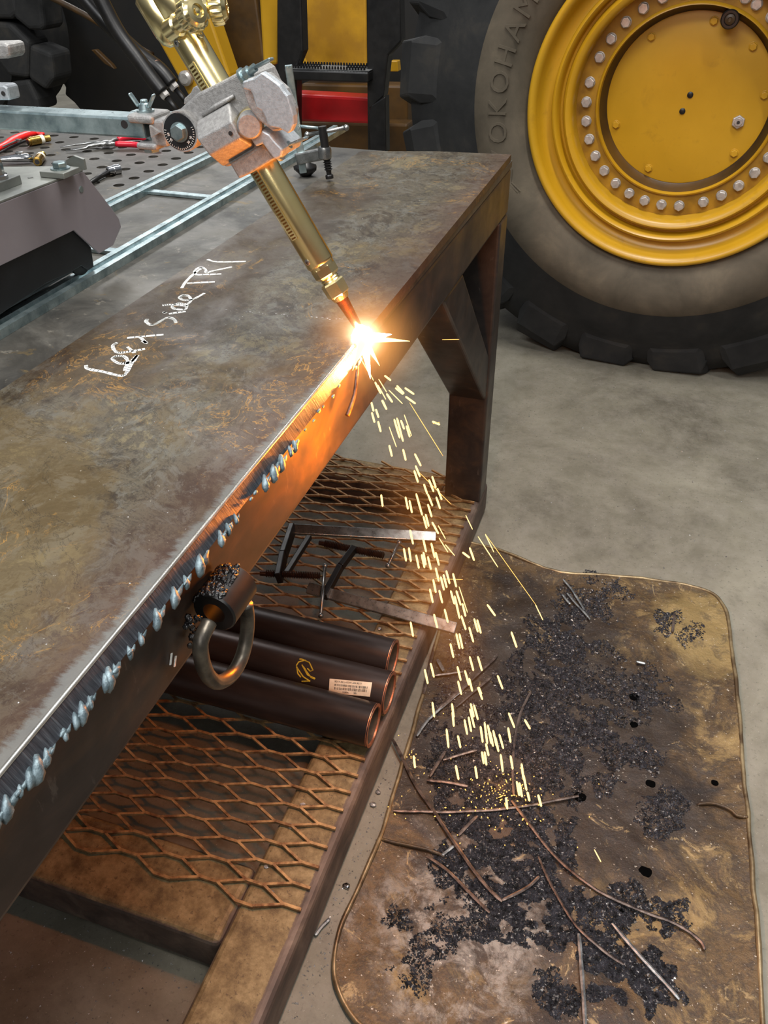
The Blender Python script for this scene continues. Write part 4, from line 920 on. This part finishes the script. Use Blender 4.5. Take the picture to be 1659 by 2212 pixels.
# offcut strips: (points, width px-ish, material, label)
strips = [
 ([(848, 1597), (870, 1640), (900, 1700), (945, 1765), (1000, 1850), (1050, 1915), (1085, 1948)], .0042, 'strip', 'long brown offcut running from the tray rim down to the V of strips'),
 ([(850, 1752), (930, 1754), (1020, 1752), (1110, 1745), (1190, 1730), (1250, 1718)], .0036, 'strip', 'nearly straight brown offcut lying crossways under the sparks'),
 ([(1105, 1730), (1150, 1790), (1210, 1860), (1290, 1925), (1380, 1965), (1460, 1995), (1510, 2030), (1523, 2052)], .0036, 'strip', 'long dark curving offcut whose hooked end reaches farthest right'),
 ([(1163, 1850), (1195, 1920), (1245, 2000), (1300, 2050), (1347, 2082)], .0032, 'strip', 'dark bowed offcut between the long curve and the pale strips'),
 ([(922, 1850), (965, 1880), (1010, 1925), (1058, 1972)], .0036, 'strip', 'wavy brown offcut on the left ending beside the V of strips'),
 ([(1085, 1945), (1115, 1930), (1145, 1912), (1165, 1893)], .0036, 'strip', 'short offcut forming the right arm of the V'),
 ([(1322, 1995), (1380, 2062), (1425, 2110), (1468, 2158)], .0038, 'strip_pale', 'pale straight offcut lying diagonally on black grit near the right'),
 ([(1250, 2018), (1256, 2090), (1261, 2160), (1264, 2215)], .0042, 'strip_pale', 'pale upright offcut running out of the bottom of the photo'),
 ([(1146, 1495), (1125, 1540), (1112, 1600), (1108, 1660), (1110, 1720)], .0034, 'strip', 'slightly bowed brown offcut standing vertical right of the sparks'),
 ([(900, 1590), (925, 1555), (965, 1520), (1000, 1490)], .0040, 'strip_pale', 'short grey offcut left of the sparks, upper of the crossing group'),
 ([(955, 1530), (1000, 1487), (1065, 1425), (1075, 1410)], .0034, 'strip', 'thin straight offcut rising to the right through the middle of the sparks'),
 ([(945, 1535), (985, 1500), (1015, 1475)], .0055, 'strip', 'flat wider offcut lying beside the thin straight one'),
 ([(985, 1528), (1030, 1490), (1062, 1462)], .0034, 'strip', 'offcut crossing just right of the flat wider one'),
 ([(928, 1678), (945, 1650), (962, 1622)], .0042, 'strip', 'stubby offcut above the long crossways strip, leaning right'),
 ([(957, 1641), (990, 1630), (1030, 1620)], .0036, 'strip', 'short offcut touching the stubby leaning one'),
 ([(922, 1686), (960, 1690), (1010, 1698)], .0044, 'strip', 'short flat offcut lying level above the crossways strip'),
 ([(990, 1805), (1010, 1785), (1030, 1765)], .0038, 'strip', 'short offcut just below the crossways strip'),
 ([(955, 1848), (968, 1838), (980, 1828)], .0036, 'strip_pale', 'tiny pale offcut beside the wavy strip'),
 ([(1217, 1252), (1235, 1275), (1252, 1300), (1262, 1318)], .0036, 'strip_pale', 'grey offcut, longest in the small pile at the top of the tray'),
 ([(1225, 1282), (1245, 1305), (1275, 1338)], .0036, 'strip_pale', 'grey offcut, lower one in the small pile at the top of the tray'),
 ([(1215, 1285), (1225, 1298), (1232, 1305)], .0036, 'strip_pale', 'grey offcut, shortest in the small pile at the top of the tray'),
 ([(1458, 1325), (1455, 1345), (1453, 1365)], .0040, 'strip', 'lone dark chip near the tray\'s rounded corner'),
 ([(1374, 1429), (1385, 1432), (1394, 1434)], .0040, 'strip_pale', 'lone pale chip below the dark chip near the tray\'s corner'),
 ([(940, 1390), (925, 1450), (915, 1500)], .0052, 'strip', 'broad rusty offcut leaning against the side rail by the clamp bar'),
 ([(945, 1425), (958, 1450)], .0055, 'strip_pale', 'small bent grey offcut right of the rail leaning piece'),
 ([(940, 1460), (975, 1455), (1000, 1452)], .0040, 'strip', 'level offcut between the rail and the falling sparks'),
 ([(680, 2015), (695, 1995), (712, 1978)], .0036, 'strip_pale', 'short pale offcut on the floor beside the near side rail')]
for i, (L, wd, mt_, lab) in enumerate(strips):
    bm = new(); P3 = catmull([az(x, y, .014) for x, y in L], 4)
    for j, p in enumerate(P3): p.z = (.0105 if i != len(strips)-1 else .003)+max(0, tz(p.x, p.y))*.5+.0022*(1+noise.noise(p*12+Vector((i, 0, 0))))*.8
    tube(bm, P3, [wd*(.55 if j in (0, len(P3)-1) else .8+.18*noise.noise(p*60)) for j, p in enumerate(P3)], 6, sq=(.75, 1), ref=(0, 0, 1))
    tag(obj('metal_offcut', bm, mt_, None), lab, 'offcut', 'curled offcuts on and around the tray')
for i, (x, y, r) in enumerate([(749, 1914, .0055), (817, 1711, .004), (806, 1738, .0045)]):
    bm = new(); blob(bm, az(x, y, .003), r, 2, .5, i, (1.3, .9, .6)); tag(obj('slag_nugget', bm, 'chrome' if i == 0 else 'grit_pale', None, smooth=True), ['largest shiny slag nugget on the floor between rail and tray', 'shiny slag crumb by the rail below the nearest pipe end', 'dull slag crumb just below the shiny one by the rail'][i], 'slag')

# ================================================================== SPARKS
def sheet(px_, py_, j=0.0):
    d = ray(px_, py_)
    lo_t, hi_t = .3, 3.0
    def f(t):
        p = CAM+d*t; z = p.z; X_ = .02+.24*((.90-z)/.9)**1.0 if z < .9 else .02
        return None, p
    # plane family through the fall: y = -.905 + .10*(.9-z)/.9 + j
    n_ = Vector((0, 1, .10/.9)); c_ = Vector((0, -.905+j, .9)); t = (c_-CAM).dot(n_)/d.dot(n_); return CAM+d*t
SA = [(820,25,860,125),(808,70,842,175),(895,190,925,280),(940,150,982,258),(968,120,1002,222),(1015,228,1055,330),(1005,305,1040,410),(930,280,972,385),(512,285,525,390),(730,305,752,415),(765,335,788,448),(825,275,880,470),(930,370,965,485),(890,478,920,588),(910,460,938,570),(968,530,1025,635),(1022,560,1088,680),(770,600,798,728),(888,680,915,798),(960,718,992,850),(1030,672,1110,800),(1085,730,1170,830),(1270,470,1330,595),(1445,640,1522,800),(1380,660,1558,935),(1305,760,1345,875),(1240,800,1305,850),(715,765,735,880),(760,760,778,885),(825,825,850,945),(875,820,900,940),(890,800,912,915),(930,838,958,955),(1000,800,1030,918),(1000,940,1028,1060),(1045,1020,1075,1140),(1070,1000,1100,1118),(1095,965,1125,1082),(1155,990,1185,1112),(978,1045,1002,1162),(948,1130,975,1252),(1032,1140,1060,1255),(1135,1145,1168,1265),(1185,1145,1225,1275),(1210,1110,1285,1340),(1170,1190,1215,1395),(1240,1260,1268,1375),(1230,1370,1270,1495),(1080,1310,1110,1430),(985,1355,1015,1478),(1345,1395,1378,1515),(1372,1405,1405,1527),(1300,1472,1338,1605),(1185,1530,1215,1665),(1212,1530,1242,1665),(1132,1620,1160,1745),(775,1425,798,1555),(1305,1735,1338,1862),(1378,1735,1415,1862),(955,1795,985,1920),(902,1850,930,1978),(1195,1825,1225,1950),(1262,1860,1298,1990),(1300,1930,1328,2045),(1200,1955,1230,2074),(1555,1905,1600,2025),(1385,2010,1410,2070)]
SB = [(938,40,948,80),(940,85,952,130),(958,70,970,108),(968,125,980,172),(985,30,1005,70),(1018,150,1050,240),(1040,115,1065,200),(1052,110,1080,215),(1070,120,1085,160),(1085,95,1118,190),(1095,145,1110,195),(1018,232,1030,282),(1080,250,1092,300),(1132,270,1160,325),(1130,345,1147,398),(1210,125,1245,140)]
SC = [(735,1375,780,1410),(695,1400,750,1490),(820,1445,870,1500),(875,1460,940,1505),(765,1475,860,1570),(750,1500,790,1560),(720,1545,750,1610),(810,1460,865,1505),(880,1520,950,1570),(670,1420,710,1500),(690,1440,745,1540),(575,1265,640,1380),(600,1290,660,1410)]
SD = [(405,635,412,690),(478,640,485,692),(480,670,485,725),(548,640,560,690),(575,580,592,625),(560,645,575,700),(545,660,562,730),(525,700,535,755),(540,690,550,745),(458,735,465,805),(500,760,510,805),(585,725,593,785),(600,710,610,790),(612,720,625,790),(620,745,632,800),(632,740,645,800),(640,765,652,820),(655,755,670,808),(690,675,712,730),(750,700,770,735),(688,730,697,785),(660,830,668,895),(590,820,597,865),(600,820,607,870),(605,790,615,835),(697,835,705,885),(738,865,745,920),(745,905,757,965),(720,930,730,985),(730,935,740,990),(565,875,572,920),(492,870,503,925),(760,970,768,1005),(800,980,812,1025),(680,990,685,1035),(335,835,340,880),(1010,1185,1035,1232),(790,270,818,328),(700,372,720,430),(610,270,640,312)]
S = [(700+a*.2411, 1000+b*.2411, 700+c*.2411, 1000+d*.2411) for a, b, c, d in SA]
S += [(350+a*.4822, 850+b*.4822, 350+c*.4822, 850+d*.4822) for a, b, c, d in SB]
S += [(600+a*.3135, 380+b*.3135, 600+c*.3135, 380+d*.3135) for a, b, c, d in SC]
S += [(700+a*.578, 1150+b*.578, 700+c*.578, 1150+d*.578) for a, b, c, d in SD]
def spark_mesh(name, a, b, r, mat):
    bm = new(); d = (b-a)
    tube(bm, [a, a+d*.08, a+d*.5, b-d*.08, b], [r*.45, r*.9, r, r*.9, r*.4], 6); return obj(name, bm, mat, None, smooth=True)
for i, (x0_, y0_, x1_, y1_) in enumerate(S):
    j = R_.uniform(-.03, .03); a = sheet(x0_, y0_, j); b = sheet(x1_, y1_, j)
    if min(a.z, b.z) < .012:
        s = az(x0_, y0_, .03), az(x1_, y1_, .016); a, b = s
    L = (b-a).length; thin = math.hypot(x1_-x0_, y1_-y0_) > 30 and abs(x1_-x0_) > 14
    r = (1.1 if thin else 2.5)*(a-CAM).length/F
    tag(spark_mesh('spark', a, b, r, 'spark'), 'bright falling streak of the spark shower below the torch', 'spark', 'falling spark streaks')
# long thin tracer sparks
for L in ([(885, 870), (957, 985)], [(1048, 1153), (1160, 1310)], [(935, 915), (950, 912)], [(955, 734), (992, 733)], [(905, 1020), (975, 1090)], [(470+470, 1250), (1000, 1252)], [(860, 905), (870, 950)]):
    a, b = sheet(*L[0]), sheet(*L[1]); tag(spark_mesh('spark', a, b, .0004, 'spark_y'), 'hair-thin spark trace flying aside from the main shower', 'spark', 'thin spark traces')
# embers bouncing on the tray
bm = new()
for k in range(150):
    x, y = (R_.gauss(1085, 38), R_.gauss(1705, 22)) if k < 80 else (R_.gauss(1030, 110), R_.gauss(1735, 55))
    if k > 140: x, y = R_.gauss(893, 10), R_.gauss(1635, 8)
    p = az(x, y, .016)
    d = Vector((R_.uniform(-1, 1), R_.uniform(-.4, .4), R_.uniform(0, 1.4))).normalized(); ln_ = R_.choice([.001, .001, .002, .006 if k < 30 else .002])
    tube(bm, [p-d*ln_, p, p+d*ln_], [.0004, .0011, .0004], 5)
tag(obj('embers', bm, 'spark_y', None), 'cluster of bouncing embers where the sparks strike the tray', 'embers', kind='stuff')

# ================================================================== LOADER WHEEL
ang0 = -.036; nW = Vector((math.sin(ang0), -math.cos(ang0), 0)); eW = Vector((math.cos(ang0), math.sin(ang0), 0)); cW = Vector((.302, .90, .833)); zW = Vector((0, 0, 1))
wh = thing('loader_wheel', 'huge yellow-rimmed loader wheel with black lugged tyre behind the table', 'wheel')
def W(r, a, d): return cW - nW*d + (eW*math.cos(a)+zW*math.sin(a))*r
def wl(bm, prof, n=128, flat=None, closed=False):
    rings = []
    for (r, d) in prof:
        row = []
        for k in range(n):
            p = W(r, 2*PI*k/n, d)
            if flat is not None and p.z < flat: p.z = flat
            row.append(bm.verts.new(p))
        rings.append(row)
    for i in range(len(rings)-1):
        for k in range(n): bm.faces.new((rings[i][k], rings[i][(k+1) % n], rings[i+1][(k+1) % n], rings[i+1][k]))
    return rings
bm = new(); wl(bm, [(.43, .06), (.436, .028), (.450, .012), (.48, -.008), (.52, -.018), (.56, -.016), (.592, -.002), (.600, .004)], 160, .003); sw = obj('sidewall', bm, 'side', wh, smooth=True)
bm = new(); wl(bm, [(.599, .003), (.606, .006), (.64, .022), (.67, .036), (.70, .05), (.725, .066), (.735, .072), (.79, .10), (.848, .14), (.862, .2), (.862, .45), (.848, .52), (.74, .6), (.6, .66), (.43, .6)], 160, .003); obj('tyre_carcass', bm, 'tyre', wh, smooth=True)
NL = 21
for k in range(NL*2):
    s = k % 2; a = 2*PI*k/(NL*2)+.085; w1 = .122; bm = new()
    if s == 0: ds = [(.075, .755), (.098, .845), (.135, .886), (.30, .893)]; sk = .0
    else: ds = [(.36, .893), (.52, .886), (.56, .845), (.585, .755)]; sk = .0
    rows = []
    for i, (d, r) in enumerate(ds):
        row = []
        sh = .10*((d-.10)/.25) if s == 0 else .10*((.56-d)/.25)
        for (da_, rr_) in ((-w1*1.0, .80 if r > .8 else r-.03), (-w1*.74, r), (w1*.74, r), (w1*1.0, .80 if r > .8 else r-.03)):
            p = W(rr_, a+da_+sh, d+(.0 if rr_ == r else 0))
            if p.z < .0015: p.z = .0015
            row.append(bm.verts.new(p))
        rows.append(row)
    for i in range(3):
        for q in range(3): bm.faces.new((rows[i][q], rows[i][q+1], rows[i+1][q+1], rows[i+1][q]))
        bm.faces.new((rows[i][3], rows[i][0], rows[i+1][0], rows[i+1][3]))
    bm.faces.new(rows[0]); bm.faces.new(rows[-1][::-1])
    obj('tread_lug', bm, 'tyre', wh, bevel=.006)
# raised lettering, outline style
wordr = .520
for i, ch in enumerate('YOKOHAMA'):
    a = math.radians(-17+7.5*i); th = PI-a; rad = eW*math.cos(th)+zW*math.sin(th); tan_ = eW*math.sin(th)*1+zW*(-math.cos(th)); 
    text('raised_letter', ch, W(wordr, th, -.0185), tan_, rad, .078, 'side', sw, .0022)
for k in range(5):
    bm = new()
    for s in (0, 1):
        a = math.radians(180+22+s*2.2); b = math.radians(180+24.2-s*2.2+(4.4 if s else 0)); r0_ = .475+k*.012
    p = W(.50+k*.009, math.radians(202), -.017); q = W(.515+k*.009, math.radians(206), -.017); r_3 = W(.50+k*.009, math.radians(210), -.016)
    tube(bm, [p, q, r_3], .0016, 5); obj('chevron', bm, 'side', sw)
# rim
prof = [(.405, .14), (.43, .06), (.440, .030), (.4385, .006), (.434, -.003), (.426, -.005), (.418, .001), (.412, .012), (.408, .034), (.396, .046), (.380, .050), (.374, .048), (.372, .032), (.369, .024), (.363, .022), (.356, .028), (.354, .052), (.350, .060), (.344, .060), (.341, .050), (.338, .036), (.331, .030), (.322, .032), (.315, .040), (.312, .060), (.311, .100), (.255, .101), (.252, .092), (.247, .090), (.2455, .098), (.2445, .112)]
bm = new(); wl(bm, prof, 160); rim = obj('rim', bm, 'yellow', wh, smooth=True, sharp=.9)
bm = new(); wl(bm, [(.3105, .0995), (.2552, .1005)], 128); M['bolt_ring'] = simple('grimy_recess_ring', (112, 78, 10), (160, 118, 22), 9, .45, 0, .2, det=8); obj('bolt_ring', bm, M['bolt_ring'], wh, smooth=True)  # grime and recess shade both put into this darker yellow
bm = new(); rr_ = wl(bm, [(.2285, .1535), (.2282, .1515), (.224, .1505), (.08, .149), (.02, .1488)], 96); bm.faces.new(rr_[-1]); hubp = obj('hub_cover', bm, 'yellow', wh, smooth=True, sharp=.9)
bm = new(); wl(bm, [(.2446, .110), (.2400, .128), (.2320, .150), (.2280, .1530)], 96); obj('hub_gap', bm, 'ochre', wh, smooth=True)
bangs = []
for base, cnt in ((-178.0, 10), (-68.5, 10), (40.0-6.5, 4), (62.6, 1), (73, 9)):
    for k in range(cnt): bangs.append(base+k*(10.6 if base != 73 else 10.6))
bangs = [-178+10.6*k for k in range(10)]+[-68.5+10.6*k for k in range(10)]+[41.2+10.6*k for k in range(3)]+[73+10.4*k for k in range(0)]
bangs += [171.2-11.0*k-(3 if k else 0) for k in range(10)]
for i, a in enumerate(bangs):
    th = math.radians(a); bm = new(); p = W(.282, th, .100); lathe(bm, p, nW, [(0, .0155), (.003, .0155)], 20); hexnut(bm, p+nW*.003, nW, .0145, .012, ref=(math.cos(i*1.7), 0, math.sin(i*1.7))); obj('wheel_bolt', bm, 'zbolt', rim, bevel=.0015)
for a in (129.1, 81.5, -158.6, -111.5, -39.3, 7.6, 45, 170):
    if a in (170,): continue
    bm = new(); p = W(.206, math.radians(a), .150); lathe(bm, p, nW, [(0, .0125), (.002, .0125)], 18); hexnut(bm, p+nW*.002, nW, .0105, .007); obj('cover_bolt', bm, 'yellow', hubp, bevel=.001)
for q in ((.014, 73.6), (.024, -106.9)):
    bm = new(); lathe(bm, W(q[0]+.004, math.radians(q[1]), .149), nW, [(0, .0085), (.003, .0085), (.0045, .006)], 18); obj('cover_plug', bm, 'black_rub', hubp, smooth=True, sharp=.6)
bm = new(); p = W(.158, math.radians(-16.6), .149); hexnut(bm, p, nW, .0185, .010); lathe(bm, p+nW*.01, nW, [(0, .012), (.003, .011)], 20); dp = obj('drain_plug', bm, 'zbolt', hubp, bevel=.001)
bm = new(); lathe(bm, p+nW*.0132, nW, [(0, .005), (.0006, .005)], 6); obj('plug_socket', bm, 'ink', dp)
bm = new(); p = W(.226, math.radians(71.5), .140); lathe(bm, p, nW, [(0, .024), (.055, .024), (.058, .021), (.058, .015), (.050, .014), (.050, 0)], 28); pt = obj('grease_port', bm, 'black_rub', rim, smooth=True, sharp=.5)
bm = new(); lathe(bm, p+nW*.050, nW, [(0, .0125), (.004, .0125), (.006, .006), (.004, .004), (.004, 0)], 20); obj('port_plug', bm, 'ochre', pt, smooth=True, sharp=.5)

# ================================================================== LOADER BODY
lb_ = thing('wheel_loader', 'dark machine body with yellow panels and hydraulic parts behind the table', 'loader')
def pan(name, pts, Y, th, mat, parent=None, label=None, bev=.01):
    bm = new(); prism(bm, [ay(x, y, Y) for x, y in pts], (0, th, 0)); o = obj(name, bm, mat, parent or lb_, bevel=bev)
    if label: o['label'] = label
    return o
pan('rear_frame', [(-400, -400), (1000, -400), (1000, 420), (430, 420), (330, 330), (260, 300), (175, 240), (160, 222), (140, 205), (141, 188), (128, 170), (117, 170), (117, 120), (60, 60), (-400, 60)], 2.7, .6, 'dark')  # nearly black, faintly brownish panel across the background
pan('lift_arm', [(255, -60), (420, -60), (495, 160), (520, 330), (440, 330), (425, 240), (392, 180), (300, 15)], 1.75, .10, 'yellow', label='slanting yellow arm behind the torch')
pan('arm_shadow_side', [(405, -60), (545, -60), (570, 120), (590, 330), (500, 330), (480, 150)], 2.0, .12, 'ochre')  # shaded side of the arm, its shade put into the darker ochre
pan('post_panel', [(556, -60), (600, -60), (598, 140), (568, 142)], 1.55, .03, 'yellow')
pan('cab_panel', [(645, -60), (790, -60), (792, 150), (660, 150), (645, 120)], 1.95, .08, 'yellow_dim', label='grimy yellow panel behind the steps')
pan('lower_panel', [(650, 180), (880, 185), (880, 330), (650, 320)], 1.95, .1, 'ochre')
pan('yellow_foot', [(640, 150), (652, 128), (664, 150)], 1.7, .04, 'yellow', bev=.003)
pan('yellow_foot', [(832, 155), (842, 132), (858, 132), (860, 155)], 1.7, .04, 'yellow', bev=.003)
pan('bumper', [(560, 206), (640, 203), (800, 212), (800, 268), (640, 262), (560, 262)], 1.62, .10, 'redpaint', label='red bumper bar below the steps')
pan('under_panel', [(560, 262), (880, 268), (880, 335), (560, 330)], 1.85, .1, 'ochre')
# pivot bolt and hoses
bm = new(); p = ay(404, 168, 1.74); lathe(bm, p, (0, -1, 0), [(0, .03), (.02, .03), (.03, .02)], 20); obj('pivot_pin', bm, 'zbolt', lb_, smooth=True, sharp=.6)
hos = [([(160, -30), (230, 50), (300, 115), (345, 150), (372, 182)], 1.55, .030), ([(190, -60), (250, 60), (300, 130), (325, 165), (352, 200)], 1.50, .030), ([(60, -30), (180, 30), (260, 80), (330, 120)], 1.9, .013)]
for i, (L, Y_, r) in enumerate(hos):
    bm = new(); P3 = catmull([ay(x, y, Y_) for x, y in L], 5); tube(bm, P3, r, 14); hz = obj('hydraulic_hose', bm, 'black_rub' if i < 2 else 'ochre', lb_, smooth=True)
    if i < 2:
        e = P3[-1]; d = (P3[-1]-P3[-4]).normalized(); bm = new(); lathe(bm, e-d*.10, d, [(0, .022), (.05, .023), (.052, .015), (.085, .014)], 20); obj('hose_ferrule', bm, 'brown', hz, smooth=True, sharp=.5)
        bm = new(); hexnut(bm, e-d*.012, d, .021, .035); obj('hose_nut', bm, 'zbolt', hz)
        bm = new(); tube(bm, [e+d*.02, e+d*.1], .012, 12); obj('hose_tail', bm, 'black_rub', hz, smooth=True)
pan('cylinder_glint', [(196, 108), (206, 107), (240, 140), (247, 150), (225, 138)], 2.2, .03, 'ochre', bev=.004)
# steps
sp = thing('access_steps', 'black steel access ladder with toothed tread beside the big wheel', 'steps')
bm = new(); prism(bm, [ay(x, y, 1.45) for x, y in [(598, -60), (648, -60), (654, 110), (640, 145), (640, 330), (600, 330), (598, 100)]], (0, .06, 0)); obj('side_rail', bm, 'black_rub', sp, bevel=.006)
bm = new(); prism(bm, [ay(x, y, 1.45) for x, y in [(790, -60), (862, -60), (866, 90), (838, 120), (828, 210), (800, 235), (800, 330), (794, 330)]], (0, .06, 0)); obj('side_rail', bm, 'black_rub', sp, bevel=.006)
ta0, tb0 = ay(612, 150, 1.40), ay(795, 156, 1.40)
bm = new(); prism(bm, [Vector((ta0.x, 1.40, ta0.z)), Vector((tb0.x, 1.40, tb0.z)), Vector((tb0.x, 1.40, tb0.z-.035)), Vector((ta0.x, 1.40, ta0.z-.035))], (0, .14, 0)); st_ = obj('step_tread', bm, 'black_rub', sp, bevel=.006)
bm = new(); prism(bm, [Vector((ta0.x+.02, 1.412, ta0.z+.001)), Vector((tb0.x, 1.412, tb0.z+.001)), Vector((tb0.x, 1.412, tb0.z+.003)), Vector((ta0.x+.02, 1.412, ta0.z+.003))], (0, .115, 0)); obj('tread_face', bm, 'strip_pale', st_)
for row in range(3):
    bm = new()
    for k in range(26):
        x = ta0.x+.03+k*(tb0.x-ta0.x-.04)/26; y = 1.42+row*.045
        if row == 1 and 8 < k < 18: continue
        z = ta0.z+(tb0.z-ta0.z)*k/26
        lathe(bm, (x, y, z), (0, 0, 1), [(0, .005), (.013, .003)], 5)
    o = obj('tread_teeth', bm, 'black_rub', st_); o['kind'] = 'stuff'
pan('step_bracket', [(795, 250), (802, 228), (832, 208), (834, 330), (800, 330)], 1.38, .05, 'black_rub', sp, bev=.004)
# rear tyre at the left
rt_ = thing('rear_tyre', 'dark lugged tyre in shadow at the upper left corner', 'tyre')
cR = ay(-60, 60, 2.3)
bm = new(); lathe(bm, (cR.x, 2.0, cR.z), (0, 1, 0), [(0, .10), (0, .30), (.06, .42), (.5, .44), (.6, .3)], 40, ref=(1, 0, 0)); obj('tyre_carcass', bm, 'tyre', rt_, smooth=True, sharp=.7)
for q in ([(30, -40), (85, -30), (95, 60), (88, 66), (62, 66), (26, 36)], [(62, 95), (110, 115), (116, 172), (98, 196), (60, 170)], [(-40, 45), (20, 50), (62, 92), (60, 170), (18, 165), (-40, 90)], [(18, 178), (60, 172), (80, 215), (85, 240), (10, 240)], [(-40, -60), (20, -60), (40, 30), (24, 42), (-40, 40)]):
    bm = new(); prism(bm, [ay(x, y, 1.93) for x, y in q], (0, .16, 0)); obj('tread_lug', bm, 'tyre', rt_, bevel=.02, seg=3)
